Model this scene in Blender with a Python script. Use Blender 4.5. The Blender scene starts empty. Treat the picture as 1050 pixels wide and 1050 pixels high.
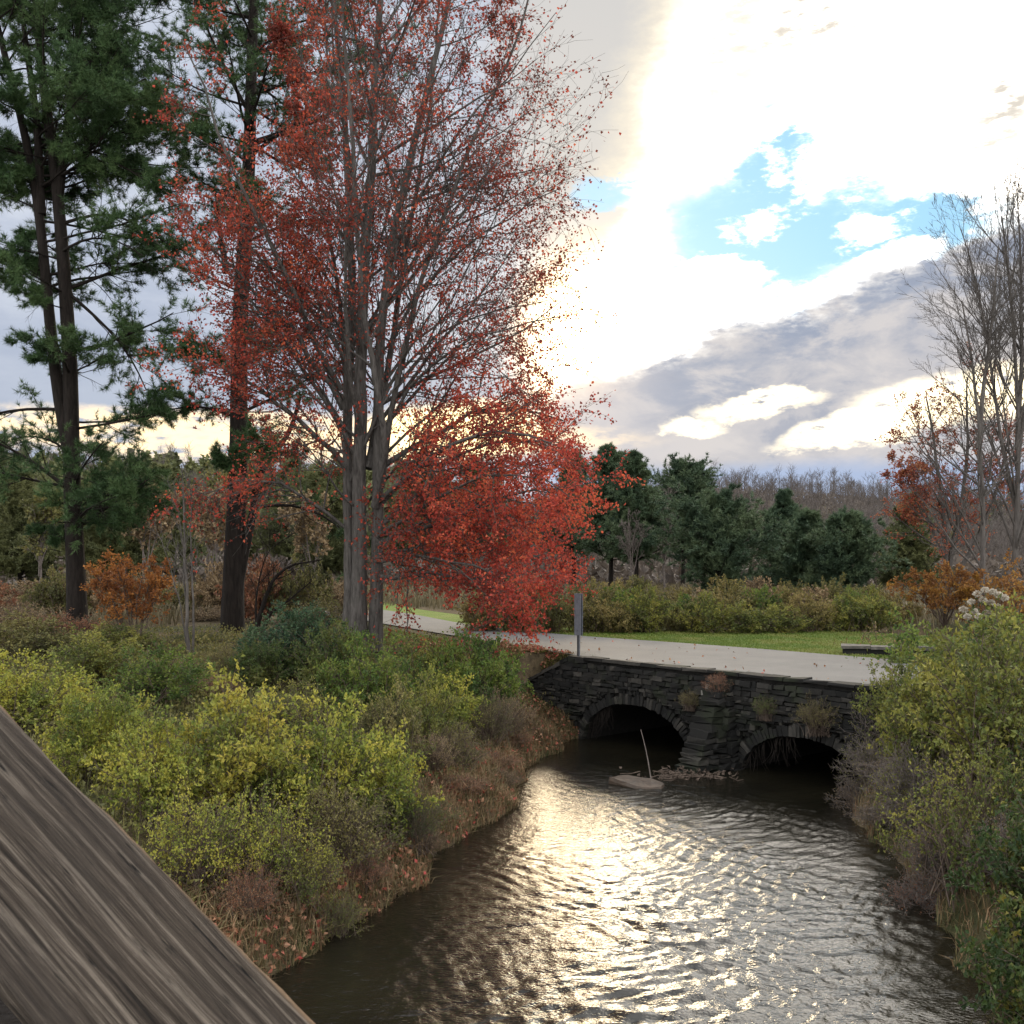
import bpy, math, random
import numpy as np
from mathutils import Vector, Matrix

# ------------------------------------------------------------------ camera, sky, sun, exposure
sc = bpy.context.scene
COL = sc.collection
HC = 4.2                      # eye height above the water
FPX = 1053.0                  # focal length in photo pixels
HOR = 575.0                   # horizon row in the photo

def pt(px, py, Y):            # a photo pixel at depth Y -> world point
    return np.array([(px - 525.0) / FPX * Y, Y, HC + (HOR - py) / FPX * Y])

def az_el(px, py):
    a = math.atan((px - 525.0) / FPX)
    e = math.atan((HOR - py) / FPX * math.cos(a))
    return math.degrees(a), math.degrees(e)

cam = bpy.data.cameras.new("camera")
cam.sensor_width = 36.0
cam.lens = 36.0 * FPX / 1050.0
cam.shift_y = (HOR - 525.0) / 1050.0
cam.clip_start = 0.05
cam.clip_end = 3000.0
cam.dof.use_dof = True
cam.dof.focus_distance = 22.0
cam.dof.aperture_fstop = 32.0
cam_ob = bpy.data.objects.new("camera", cam)
cam_ob.location = (0, 0, HC)
cam_ob.rotation_euler = (math.radians(90), 0, 0)
COL.objects.link(cam_ob)
sc.camera = cam_ob

sc.view_settings.view_transform = 'Standard'
sc.view_settings.look = 'None'
sc.view_settings.exposure = 0.28
sc.view_settings.gamma = 1.0
sc.cycles.max_bounces = 6
sc.cycles.diffuse_bounces = 3
sc.cycles.glossy_bounces = 3
sc.cycles.transmission_bounces = 4
sc.cycles.volume_bounces = 1
sc.cycles.sample_clamp_indirect = 6.0
sc.cycles.caustics_reflective = False
sc.cycles.caustics_refractive = False

SUN_AZ, SUN_EL = az_el(572, 350)
sun = bpy.data.lights.new("sun", 'SUN')
sun.energy = 0.9
sun.angle = math.radians(12)
sun.color = (1.0, 0.80, 0.52)
sun_ob = bpy.data.objects.new("sun", sun)
_a, _e = math.radians(SUN_AZ), math.radians(SUN_EL + 4)
sdir = Vector((math.sin(_a) * math.cos(_e), math.cos(_a) * math.cos(_e), math.sin(_e)))
sun_ob.rotation_euler = sdir.to_track_quat('Z', 'Y').to_euler()
sun_ob.location = (0, 0, 60)
COL.objects.link(sun_ob)

world = bpy.data.worlds.new("World")
sc.world = world
world.use_nodes = True
WT = world.node_tree
WT.nodes.clear()

class X:                      # a node socket with arithmetic
    tree = WT
    def __init__(s, sock): s.s = sock
    @staticmethod
    def put(inp, v):
        if isinstance(v, X): X.tree.links.new(v.s, inp)
        else: inp.default_value = v
    def _m(op, *a, clamp=False):
        n = X.tree.nodes.new('ShaderNodeMath'); n.operation = op; n.use_clamp = clamp
        for i, v in enumerate(a): X.put(n.inputs[i], v)
        return X(n.outputs[0])
    def __add__(s, o): return X._m('ADD', s, o)
    def __radd__(s, o): return X._m('ADD', o, s)
    def __sub__(s, o): return X._m('SUBTRACT', s, o)
    def __rsub__(s, o): return X._m('SUBTRACT', o, s)
    def __mul__(s, o): return X._m('MULTIPLY', s, o)
    def __rmul__(s, o): return X._m('MULTIPLY', o, s)
    def __truediv__(s, o): return X._m('DIVIDE', s, o)

def smooth(v, a, b):
    n = X.tree.nodes.new('ShaderNodeMapRange'); n.interpolation_type = 'SMOOTHSTEP'
    X.put(n.inputs[0], v)
    if a < b:
        n.inputs[1].default_value = a; n.inputs[2].default_value = b
        return X(n.outputs[0])
    n.inputs[1].default_value = b; n.inputs[2].default_value = a
    n.inputs[3].default_value = 1.0; n.inputs[4].default_value = 0.0
    return X(n.outputs[0])

def vec(x, y, z):
    n = X.tree.nodes.new('ShaderNodeCombineXYZ')
    for i, v in enumerate((x, y, z)): X.put(n.inputs[i], v)
    return X(n.outputs[0])

def noise(v, scale, detail=5.0, rough=0.55, dist=0.0):
    n = X.tree.nodes.new('ShaderNodeTexNoise')
    if v is not None: X.put(n.inputs['Vector'], v)
    n.inputs['Scale'].default_value = scale; n.inputs['Detail'].default_value = detail
    n.inputs['Roughness'].default_value = rough; n.inputs['Distortion'].default_value = dist
    return X(n.outputs['Fac'])

def cmix(f, a, b):
    n = X.tree.nodes.new('ShaderNodeMix'); n.data_type = 'RGBA'; n.clamp_factor = True
    X.put(n.inputs[0], f)
    for i, v in ((6, a), (7, b)):
        if isinstance(v, X): X.tree.links.new(v.s, n.inputs[i])
        else: n.inputs[i].default_value = (*v, 1.0)
    return X(n.outputs[2])

def cscale(c, f):
    n = X.tree.nodes.new('ShaderNodeVectorMath'); n.operation = 'SCALE'
    X.put(n.inputs[0], c if isinstance(c, X) else Vector(c))
    X.put(n.inputs[3], f)
    return X(n.outputs[0])

def cadd(a, b):
    n = X.tree.nodes.new('ShaderNodeVectorMath'); n.operation = 'ADD'
    X.put(n.inputs[0], a); X.put(n.inputs[1], b)
    return X(n.outputs[0])

def vmax(a, b): return X._m('MAXIMUM', a, b)
def vmin(a, b): return X._m('MINIMUM', a, b)

def build_sky():
    tc = WT.nodes.new('ShaderNodeTexCoord')
    sep = WT.nodes.new('ShaderNodeSeparateXYZ')
    WT.links.new(tc.outputs['Generated'], sep.inputs[0])
    dx, dy, dz = (X(sep.outputs[i]) for i in range(3))
    D = 180.0 / math.pi
    A0 = X._m('ARCTAN2', dx, dy) * D
    E0 = X._m('ARCSINE', dz) * D
    P = vec(A0 * 0.1, E0 * 0.16, 0.0)
    w1 = noise(P, 1.1, 6, 0.6) - 0.5
    w2 = noise(vec(A0 * 0.1 + 31.0, E0 * 0.16, 4.0), 1.1, 6, 0.6) - 0.5
    w3 = noise(vec(A0 * 0.1, E0 * 0.2, 9.0), 4.5, 6, 0.62) - 0.5
    A = A0 + w1 * 7.0 + w3 * 2.2
    E = E0 + w2 * 5.0 + w3 * 1.8
    w4 = noise(vec(A0 * 0.1, E0 * 0.22, 21.0), 13.0, 5, 0.6) - 0.5
    A = A + w4 * 1.6
    E = E + w4 * 1.3
    tex = noise(vec(A0 * 0.1, E0 * 0.25, 2.0), 1.6, 7, 0.6)
    fine = noise(vec(A0 * 0.1, E0 * 0.3, 6.0), 6.0, 6, 0.6)

    def blob(px, py, ra, re, tilt=0.0, soft=0.55, warp=1.0):
        a, e = az_el(px, py)
        AA, EE = (A, E) if warp == 1.0 else (A0 + (A - A0) * warp, E0 + (E - E0) * warp)
        da, de = AA - a, EE - e
        de = de - da * tilt
        q = (da * da) * (1 / ra ** 2) + (de * de) * (1 / re ** 2)
        return smooth(q, 1.0 + soft, 1.0 - soft)

    # overcast, cool and soft
    c = cmix(smooth(tex, 0.3, 0.7), (0.40, 0.45, 0.56), (0.57, 0.61, 0.69))
    # cooler and darker low on the left
    c = cmix(smooth(E0, 16, 6) * smooth(A0, 2, -6) * 0.75, c, (0.35, 0.40, 0.50))
    # warm grey cloud above the maple
    c = cmix(blob(620, 60, 6, 11, 0, 0.8, 0.5), c, (0.55, 0.54, 0.53))
    # blown-out bright cloud sheet with the sun behind it
    edge_l = (A0 + (A - A0) * 0.7) - (4.7 + vmax(E0 - 14.0, 0.0) * 0.34)
    W = X._m('POWER', smooth(edge_l, -2.2, 1.8), 2.0)
    bank_top = (E0 + w2 * 3.2 + w3 * 2.6 + w4 * 0.8) - (9.8 + (A0 - 4.0) * 0.30)
    upper = X._m('POWER', smooth(bank_top, -0.7, 0.9), 1.8)
    white = cmix(smooth(fine, 0.56, 0.72) * smooth(tex, 0.5, 0.72), (5.4, 5.0, 4.4), (1.6, 1.48, 1.28))
    wis = vmax(vmax(blob(835, 5, 4.2, 2.0, 0, .95, .9), blob(750, 45, 2.8, 4.0, 0, .95, .9) * .85), vmax(blob(930, 90, 3.0, 3.0, .5, .95, .9) * .8, vmax(blob(1030, 95, 2.4, 1.3, .3, .95, .9), blob(1005, 135, 2.2, .8, 0, .95, .9) * .9)))
    wis = wis * smooth(fine + (tex - 0.5) * 0.6, 0.36, 0.62)
    white = cscale(white, X._m('EXPONENT', wis * -2.1))
    c = cmix(W * upper * smooth(A0, 75, 40) * smooth(E0, 62, 38), c, white)
    # warm rim where the grey cloud meets the light
    rim = smooth(edge_l, -3.5, -0.4) * smooth(edge_l, 0.8, -0.4) * upper
    c = cmix(rim * 0.6, c, (1.0, 0.88, 0.66))
    c = cmix(blob(600, 222, 1.5, 0.9) * 0.8, c, (0.62, 0.62, 0.62))
    # cloud bank
    lower = smooth(bank_top, 0.35, -0.5) * smooth(A0 - (1.5 + w1 * 4.0), -1.0, 1.5)
    depth = bank_top * -1.0
    bankc = cmix(smooth(depth + (tex - 0.5) * 9.0, 0.5, 4.5), (0.30, 0.34, 0.43), (0.50, 0.49, 0.51))
    mid = noise(vec(A0 * 0.1, E0 * 0.2, 33.0), 2.6, 7, 0.6, 0.3)
    bankc = cmix(smooth(mid, 0.44, 0.62) * 0.8, bankc, (0.62, 0.585, 0.57))
    bankc = cmix(smooth(mid, 0.46, 0.34) * 0.6, bankc, (0.29, 0.325, 0.41))
    bankc = cmix(smooth(A0 + w1 * 5.0, 11, 4) * 0.75, bankc, (0.52, 0.51, 0.54))
    bankc = cmix(smooth(bank_top, -1.1, 0.2) * smooth(fine, 0.36, 0.56) * 0.85, bankc, (1.0, 0.95, 0.88))
    # band of blue-grey along the horizon
    bankc = cmix(smooth(E0 + w2 * 2.0, 5.6, 4.6), bankc, (0.37, 0.45, 0.62))
    c = cmix(lower * smooth(A0, 70, 40), c, bankc)
    # gaps of light in the bank
    gap = vmax(vmax(blob(900, 436, 4.6, 0.9, 0.18, 0.8, 0.6), blob(780, 414, 3.2, 0.55, 0.05, 0.9, 0.6) * 0.8),
               vmax(blob(705, 434, 1.6, 0.45, 0.0, 0.9, 0.6) * 0.55, blob(1000, 405, 5.0, 1.3, 0.1, 0.8, 0.5)))
    gap = gap * smooth(fine + w4 * 0.4, 0.3, 0.5)
    c = cmix(gap, c, (2.4, 2.05, 1.35))
    # golden light low on the left
    gold = blob(290, 448, 17.0, 1.25, 0.0, 0.7, 0.35) * smooth(fine, 0.32, 0.56)
    c = cmix(gold * 0.9, c, (1.7, 1.28, 0.72))
    gold2 = blob(470, 440, 4.5, 1.4, 0.0, 0.8, 0.5)
    c = cmix(gold2, c, (2.6, 2.0, 1.0))
    # blue gap
    sky = WT.nodes.new('ShaderNodeTexSky')
    sky.sky_type = 'NISHITA'; sky.sun_disc = False
    sky.sun_elevation = math.radians(SUN_EL); sky.sun_rotation = math.radians(SUN_AZ)
    sky.air_density = 1.0; sky.dust_density = 0.4; sky.ozone_density = 3.0
    blue = vmax(vmax(blob(790, 245, 6.6, 3.3, 0.0, 0.85), blob(803, 178, 2.0, 3.4, 0.0, 0.85)),
                vmax(blob(905, 248, 5.6, 1.6, 0.1, 0.8), vmax(blob(690, 290, 3.8, 2.0, 0.0, 0.8) * 0.8, blob(615, 205, 1.5, 0.7, 0.0, 0.9) * 0.7)))
    blue = vmax(blue, smooth(noise(vec(A0 * 0.03, E0 * 0.05, 17.0), 2.2, 5, 0.55), 0.6, 0.68) * smooth(A0 * A0, 2000.0, 3000.0) * smooth(E0, 14, 24) * 0.6)
    puff = vmax(blob(735, 285, 2.6, 1.1, 0.05, 0.5, 0.7), blob(920, 268, 2.2, 0.7, 0.2, 0.5, 0.5))
    blue = blue * (1.0 - puff * 0.9) * smooth(bank_top, -0.3, 0.25)
    # the sky behind and above the viewer: bright broken overcast
    blue = blue * (1.0 - smooth(noise(vec(A0 * 0.1, E0 * 0.2, 51.0), 2.4, 6, 0.6) + w4 * 0.25, 0.5, 0.68) * 0.8)
    blue = 1.0 - X._m('POWER', 1.0 - blue, 1.9)
    back = smooth(A0 * A0, 1700.0, 5200.0)
    back = vmax(back, smooth(E0, 36, 60))
    backc = cmix(smooth(noise(vec(A0 * 0.05, E0 * 0.07, 12.0), 1.3, 5, 0.55), 0.35, 0.65), (BACK * 0.72, BACK * 0.76, BACK * 0.84), (BACK * 1.25, BACK * 1.22, BACK * 1.16))
    c = cmix(back, c, backc)
    # glow round the veiled sun
    ga, ge = az_el(586, 350)
    q = (A0 - ga) * (A0 - ga) + (E0 - ge) * (E0 - ge) * 0.7
    g1 = X._m('EXPONENT', q * (-1 / 6.0))
    g2 = X._m('EXPONENT', q * (-1 / 90.0))
    veil = vmax(W, smooth(A0, -1.5, 2.0)) * 0.85 + 0.15
    c = cadd(c, cscale((8.0, 5.4, 2.5), g1 * veil * (1.0 - lower * 0.9)))
    c = cadd(c, cscale((0.2, 0.15, 0.07), g2 * (1.0 - lower * 0.8)))
    b1 = WT.nodes.new('ShaderNodeBackground')
    X.put(b1.inputs[0], cmix(0.6, X(sky.outputs[0]), (3.4, 6.8, 9.2)))
    b1.inputs[1].default_value = 0.11
    b2 = WT.nodes.new('ShaderNodeBackground')
    X.put(b2.inputs[0], c); b2.inputs[1].default_value = 1.0
    mx = WT.nodes.new('ShaderNodeMixShader')
    X.put(mx.inputs[0], blue)
    WT.links.new(b2.outputs[0], mx.inputs[1]); WT.links.new(b1.outputs[0], mx.inputs[2])
    out = WT.nodes.new('ShaderNodeOutputWorld')
    WT.links.new(mx.outputs[0], out.inputs[0])

BACK = 2.1
build_sky()
world.cycles.sampling_method = 'MANUAL'
world.cycles.sample_map_resolution = 1024

# ------------------------------------------------------------------ helpers
def unit(v):
    return v / np.maximum(np.linalg.norm(v, axis=-1, keepdims=True), 1e-9)

def sstep(x, a, b):
    t = np.clip((np.asarray(x, float) - a) / (b - a), 0, 1)
    return t * t * (3 - 2 * t)

def mesh(name, V, faces, mat=None, smooth_=False, uv=None):
    V = np.asarray(V, np.float32).reshape(-1, 3)
    if not isinstance(faces, (list, tuple)): faces = [faces]
    faces = [np.asarray(f, np.int32) for f in faces if len(f)]
    me = bpy.data.meshes.new(name)
    me.vertices.add(len(V)); me.vertices.foreach_set('co', V.ravel())
    nl = sum(f.size for f in faces); nf = sum(len(f) for f in faces)
    me.loops.add(nl); me.loops.foreach_set('vertex_index', np.concatenate([f.ravel() for f in faces]))
    tot = np.concatenate([np.full(len(f), f.shape[1], np.int32) for f in faces])
    st = np.concatenate([[0], np.cumsum(tot)[:-1]]).astype(np.int32)
    me.polygons.add(nf); me.polygons.foreach_set('loop_start', st); me.polygons.foreach_set('loop_total', tot)
    me.polygons.foreach_set('use_smooth', np.full(nf, bool(smooth_)))
    me.update(calc_edges=True)
    me.validate()
    if mat: me.materials.append(mat)
    return me

def link(name, me, parent=None, loc=None):
    o = bpy.data.objects.new(name, me); COL.objects.link(o)
    if parent is not None: o.parent = parent
    if loc is not None: o.location = loc
    return o

def tag(o, label=None, cat=None, group=None, kind=None):
    if label: o['label'] = label
    if cat: o['category'] = cat
    if group: o['group'] = group
    if kind: o['kind'] = kind
    return o

def thing(name, label, cat, loc=(0, 0, 0), rz=0.0, group=None):
    o = bpy.data.objects.new(name, None); COL.objects.link(o)
    o.empty_display_size = 0.2
    o.location = loc; o.rotation_euler = (0, 0, rz)
    return tag(o, label, cat, group)

class MB:                                     # collects geometry for one mesh
    def __init__(s): s.V = []; s.F = {}; s.n = 0
    def add(s, V, F):
        V = np.asarray(V, float).reshape(-1, 3); F = np.asarray(F, int)
        s.F.setdefault(F.shape[1], []).append(F + s.n); s.V.append(V); s.n += len(V)
        return s
    def build(s, name, mat, smooth_=False):
        return mesh(name, np.concatenate(s.V), [np.concatenate(f) for f in s.F.values()], mat, smooth_)

BOXF = np.array([[0, 3, 2, 1], [4, 5, 6, 7], [0, 1, 5, 4], [1, 2, 6, 5], [2, 3, 7, 6], [3, 0, 4, 7]])
def boxv(c, ax, ay, az):                      # centre and three half-axis vectors
    c, ax, ay, az = (np.asarray(v, float) for v in (c, ax, ay, az))
    return np.array([c + sx * ax + sy * ay + sz * az for sz in (-1, 1) for sx, sy in ((-1, -1), (1, -1), (1, 1), (-1, 1))])

def tubes(P, R, k=4):
    """P (B,n,3), R (B,n) -> vertices, quads"""
    B, n, _ = P.shape
    T = np.empty_like(P)
    T[:, 1:-1] = P[:, 2:] - P[:, :-2]; T[:, 0] = P[:, 1] - P[:, 0]; T[:, -1] = P[:, -1] - P[:, -2]
    T = unit(T)
    ref = np.where(np.abs(T[:, :1, 2:3]) > 0.9, np.array([1.0, 0, 0]), np.array([0, 0, 1.0]))
    U = unit(np.cross(T, np.broadcast_to(ref, T.shape))); W = np.cross(T, U)
    a = np.arange(k) / k * 2 * np.pi
    V = P[:, :, None] + R[:, :, None, None] * (np.cos(a)[:, None] * U[:, :, None] + np.sin(a)[:, None] * W[:, :, None])
    idx = np.arange(B * n * k).reshape(B, n, k)
    q = np.stack([idx[:, :-1], np.roll(idx[:, :-1], -1, 2), np.roll(idx[:, 1:], -1, 2), idx[:, 1:]], -1)
    return V.reshape(-1, 3), q.reshape(-1, 4)

def poly(pts, n):                             # resample a polyline smoothly
    pts = np.asarray(pts, float)
    t = np.concatenate([[0], np.cumsum(np.linalg.norm(np.diff(pts, axis=0), axis=1))])
    s = np.linspace(0, t[-1], n)
    out = np.stack([np.interp(s, t, pts[:, i]) for i in range(3)], -1)
    for _ in range(2): out[1:-1] = (out[:-2] + 2 * out[1:-1] + out[2:]) / 4
    return out

def sprout(P, R, rng, num, t0, t1, ang, length, npts, wander, up, rmax=0.6, rl=0.02, flat=1.0, endtaper=0.25, rmin=0.004, updir=None):
    B, n, _ = P.shape
    cnt = np.full(B, num) if np.isscalar(num) else np.asarray(num)
    idx = np.repeat(np.arange(B), cnt); N = len(idx)
    t = rng.uniform(t0, t1, N); f = t * (n - 1); i = np.minimum(f.astype(int), n - 2); w = (f - i)[:, None]
    base = P[idx, i] * (1 - w) + P[idx, i + 1] * w
    rad = R[idx, i] * (1 - w[:, 0]) + R[idx, i + 1] * w[:, 0]
    tg = unit(P[idx, i + 1] - P[idx, i])
    v = rng.normal(size=(N, 3)); v[:, 2] *= flat
    v -= (v * tg).sum(1, keepdims=True) * tg; v = unit(v)
    a = np.radians(rng.uniform(ang[0], ang[1], N))[:, None]
    d = unit(np.cos(a) * tg + np.sin(a) * v)
    L = length(base, d, t, idx) if callable(length) else np.full(N, length)
    L = L * rng.uniform(0.65, 1.2, N)
    Q = np.empty((N, npts, 3)); Q[:, 0] = base
    for k in range(1, npts):
        d = unit(d + wander * rng.normal(size=(N, 3)) + up * np.array([0, 0, 1.0]))
        Q[:, k] = Q[:, k - 1] + d * (L / (npts - 1))[:, None]
    r0 = np.maximum(np.minimum(rad * rmax, rl * L), rmin)
    RR = r0[:, None] * np.linspace(1, endtaper, npts)[None]
    return Q, np.maximum(RR, rmin * 0.6)

def along(P, rng, num, t0=0.2, t1=1.0):
    B, n, _ = P.shape
    idx = np.repeat(np.arange(B), num)
    t = rng.uniform(t0, t1, len(idx)); f = t * (n - 1); i = np.minimum(f.astype(int), n - 2); w = (f - i)[:, None]
    return P[idx, i] * (1 - w) + P[idx, i + 1] * w, unit(P[idx, i + 1] - P[idx, i])

def leaves(C, rng, L, W, axis=None, bias=0.5, droop=0.0, fold=0.25):
    N = len(C)
    d = rng.normal(size=(N, 3))
    if axis is not None: d = unit(d) + axis * bias * 2
    d[:, 2] -= droop
    d = unit(d)
    s = unit(np.cross(d, rng.normal(size=(N, 3)))); nn = np.cross(d, s)
    L = (L * rng.uniform(0.6, 1.3, N))[:, None]; W = (W * rng.uniform(0.7, 1.25, N))[:, None]
    V = np.stack([C, C + d * L * 0.45 + s * W * 0.5 + nn * L * fold, C + d * L, C + d * L * 0.45 - s * W * 0.5 + nn * L * fold], 1)
    return V.reshape(-1, 3), np.arange(N * 4).reshape(N, 4)

def needles(C, axis, rng, k, L, W, spread=0.8):
    N = len(C); C = np.repeat(C, k, 0); ax = np.repeat(axis, k, 0)
    d = unit(ax * 1.0 + unit(rng.normal(size=C.shape)) * spread)
    s = unit(np.cross(d, rng.normal(size=C.shape)))
    L = (L * rng.uniform(0.6, 1.2, len(C)))[:, None]
    V = np.stack([C - s * W * 0.5, C + s * W * 0.5, C + d * L], 1)
    return V.reshape(-1, 3), np.arange(len(C) * 3).reshape(-1, 3)

def blades(base, rng, H, W, lean=0.5, segs=2):
    """curved grass blades"""
    N = len(base); az = rng.uniform(0, 2 * np.pi, N)
    out = np.stack([np.cos(az), np.sin(az), np.zeros(N)], -1); side = np.stack([-np.sin(az), np.cos(az), np.zeros(N)], -1)
    H = (H * rng.uniform(0.5, 1.25, N))[:, None]; ln = (lean * rng.uniform(0.2, 1.3, N))[:, None]
    m = base + np.array([0, 0, 1.0]) * H * 0.6 + out * H * ln * 0.35
    tip = base + np.array([0, 0, 1.0]) * H * (1 - 0.3 * ln) + out * H * ln
    w = W * rng.uniform(0.7, 1.3, N)[:, None]
    V = np.stack([base - side * w * .5, base + side * w * .5, m + side * w * .4, m - side * w * .4, tip], 1).reshape(-1, 3)
    i = np.arange(N)[:, None] * 5
    return V, i + np.array([[0, 1, 2, 3]]), i + np.array([[3, 2, 4]])

# ------------------------------------------------------------------ materials
def nt(name):
    m = bpy.data.materials.new(name); m.use_nodes = True
    t = m.node_tree; t.nodes.clear(); X.tree = t
    o = t.nodes.new('ShaderNodeOutputMaterial')
    return m, t, o

def ramp(fac, stops):
    n = X.tree.nodes.new('ShaderNodeValToRGB'); r = n.color_ramp
    while len(r.elements) < len(stops): r.elements.new(0.5)
    for e, (p, c) in zip(r.elements, stops): e.position = p; e.color = (*c, 1)
    X.put(n.inputs[0], fac)
    return X(n.outputs[0])

def objpos():
    n = X.tree.nodes.new('ShaderNodeTexCoord'); return X(n.outputs['Object'])
def worldpos():
    n = X.tree.nodes.new('ShaderNodeNewGeometry'); return X(n.outputs['Position'])
def island():
    n = X.tree.nodes.new('ShaderNodeNewGeometry'); return X(n.outputs['Random Per Island'])

def mapping(v, scale, rot=(0, 0, 0)):
    n = X.tree.nodes.new('ShaderNodeMapping'); X.put(n.inputs[0], v)
    n.inputs['Scale'].default_value = scale; n.inputs['Rotation'].default_value = rot
    return X(n.outputs[0])

def principled(t, o, col, rough=0.8, spec=0.3, bump=None, bstr=0.5, bdist=0.02):
    b = t.nodes.new('ShaderNodeBsdfPrincipled')
    if isinstance(col, X): t.links.new(col.s, b.inputs['Base Color'])
    else: b.inputs['Base Color'].default_value = (*col, 1)
    X.put(b.inputs['Roughness'], rough); b.inputs['Specular IOR Level'].default_value = spec
    if bump is not None:
        bn = t.nodes.new('ShaderNodeBump'); bn.inputs['Strength'].default_value = bstr; bn.inputs['Distance'].default_value = bdist
        X.put(bn.inputs['Height'], bump); t.links.new(bn.outputs[0], b.inputs['Normal'])
    t.links.new(b.outputs[0], o.inputs[0])
    return b

def leafmat(name, cols, trans=0.35, clump=1.2, spec=0.25, clumpmix=0.6):
    m, t, o = nt(name)
    nz = noise(worldpos(), clump, 3, 0.55)
    f = island() * (1 - clumpmix) + smooth(nz, 0.32, 0.68) * clumpmix
    n = len(cols)
    c = ramp(f, [((i + 0.5) / n, cl) for i, cl in enumerate(cols)])
    b = t.nodes.new('ShaderNodeBsdfPrincipled'); t.links.new(c.s, b.inputs['Base Color'])
    b.inputs['Roughness'].default_value = 0.6; b.inputs['Specular IOR Level'].default_value = spec
    tr = t.nodes.new('ShaderNodeBsdfTranslucent'); t.links.new(c.s, tr.inputs[0])
    mx = t.nodes.new('ShaderNodeMixShader'); mx.inputs[0].default_value = trans
    t.links.new(b.outputs[0], mx.inputs[1]); t.links.new(tr.outputs[0], mx.inputs[2]); t.links.new(mx.outputs[0], o.inputs[0])
    return m

def barkmat(name, c1, c2, sc_=6.0, bstr=0.8):
    m, t, o = nt(name)
    p = mapping(objpos(), (sc_, sc_, sc_ * 0.18))
    n1 = noise(p, 1.6, 6, 0.65, 0.4)
    c = ramp(n1, [(0.3, c1), (0.7, c2)])
    principled(t, o, c, 0.9, 0.15, n1, bstr, 0.06)
    return m

def plainmat(name, stops, scale=8.0, rough=0.85, spec=0.2, bstr=0.4, bdist=0.02, detail=6):
    m, t, o = nt(name)
    n1 = noise(worldpos(), scale, detail, 0.6)
    c = ramp(n1, stops)
    principled(t, o, c, rough, spec, n1, bstr, bdist)
    return m

M = {}
M['yellow_green'] = leafmat('yellow_green_leaf', [(.08, .11, .026), (.18, .21, .038), (.29, .295, .048), (.38, .335, .056)], 0.35, 1.5)
M['gold_green'] = leafmat('gold_green_leaf', [(.10, .125, .03), (.21, .22, .04), (.31, .29, .05), (.40, .33, .06)], 0.35, 1.7)
M['mid_green'] = leafmat('mid_green_leaf', [(.025, .045, .014), (.055, .085, .022), (.09, .115, .03), (.13, .13, .03)], 0.35, 1.5)
M['fresh_green'] = leafmat('fresh_green_leaf', [(.035, .06, .018), (.07, .12, .025), (.12, .17, .03), (.17, .19, .04)], 0.38, 1.5)
M['blue_green'] = leafmat('blue_green_leaf', [(.02, .045, .025), (.04, .08, .04), (.07, .11, .05)], 0.3, 1.5)
M['dark_green'] = leafmat('dark_green_leaf', [(.018, .034, .012), (.035, .06, .017), (.06, .085, .022), (.15, .13, .025)], 0.3, 2.0)
M['olive'] = leafmat('olive_leaf', [(.055, .058, .022), (.10, .10, .034), (.15, .14, .045), (.2, .17, .06)], 0.3, 1.2)
M['tan_dry'] = leafmat('tan_dry_leaf', [(.09, .06, .033), (.17, .118, .063), (.25, .175, .095), (.33, .245, .145)], 0.25, 2.0)
M['russet'] = leafmat('russet_leaf', [(.09, .045, .028), (.17, .08, .045), (.26, .10, .055), (.28, .17, .085)], 0.25, 2.0)
M['bank_green'] = leafmat('bank_leaf', [(.05, .065, .02), (.11, .13, .03), (.18, .185, .04), (.25, .23, .05)], .35, 1.5)
M['meadow'] = leafmat('meadow_leaf', [(.07, .07, .024), (.14, .125, .038), (.2, .165, .055), (.25, .19, .075)], 0.3, 0.6)
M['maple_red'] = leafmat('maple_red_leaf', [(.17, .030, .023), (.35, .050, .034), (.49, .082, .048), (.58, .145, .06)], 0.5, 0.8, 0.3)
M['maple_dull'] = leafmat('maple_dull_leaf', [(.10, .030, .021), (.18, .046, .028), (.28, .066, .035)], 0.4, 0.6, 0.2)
M['orange'] = leafmat('orange_leaf', [(.15, .055, .022), (.26, .10, .03), (.38, .165, .04)], 0.4, 1.5)
M['bank_mix'] = leafmat('bank_mix_blade', [(.07, .05, .03), (.16, .10, .055), (.09, .085, .035), (.27, .19, .105), (.20, .10, .055)], .25, 1.6, .2, .5)
M['grey_brush'] = leafmat('grey_brush_leaf', [(.07, .056, .048), (.11, .09, .075), (.15, .122, .10)], .2, .3)
M['reed'] = leafmat('reed_blade', [(.07, .058, .03), (.12, .098, .052), (.175, .14, .08)], .25, .8)
M['rust_red'] = leafmat('rust_red_leaf', [(.14, .04, .03), (.24, .06, .04), (.33, .10, .05), (.36, .17, .07)], .4, .8, .25, .3)
M['amber'] = leafmat('amber_leaf', [(.14, .06, .022), (.24, .11, .03), (.36, .2, .04)], 0.4, 1.5)
M['pine'] = leafmat('pine_needle', [(.026, .052, .02), (.05, .095, .034), (.085, .135, .05)], 0.15, 0.7, 0.2)
M['pine_olive'] = leafmat('olive_pine_needle', [(.06, .07, .03), (.095, .105, .042), (.135, .14, .055)], 0.15, 0.3, 0.2)
M['pine_far'] = leafmat('far_pine_needle', [(.035, .06, .036), (.06, .092, .048), (.09, .12, .06)], 0.15, 0.5, 0.2)
M['bark_pine'] = barkmat('pine_bark', (.007, .0055, .0045), (.024, .019, .016), 7.0)
M['bark_maple'] = barkmat('maple_bark', (.035, .031, .028), (.12, .11, .10), 9.0)
M['bark_grey'] = barkmat('grey_bark', (.045, .04, .035), (.13, .115, .105), 6.0)
M['twig'] = plainmat('twig_bark', [(.3, (.05, .036, .028)), (.7, (.12, .09, .07))], 9.0)
M['twig_grey'] = plainmat('grey_twig_bark', [(.3, (.08, .065, .058)), (.7, (.16, .135, .12))], 9.0)
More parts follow.
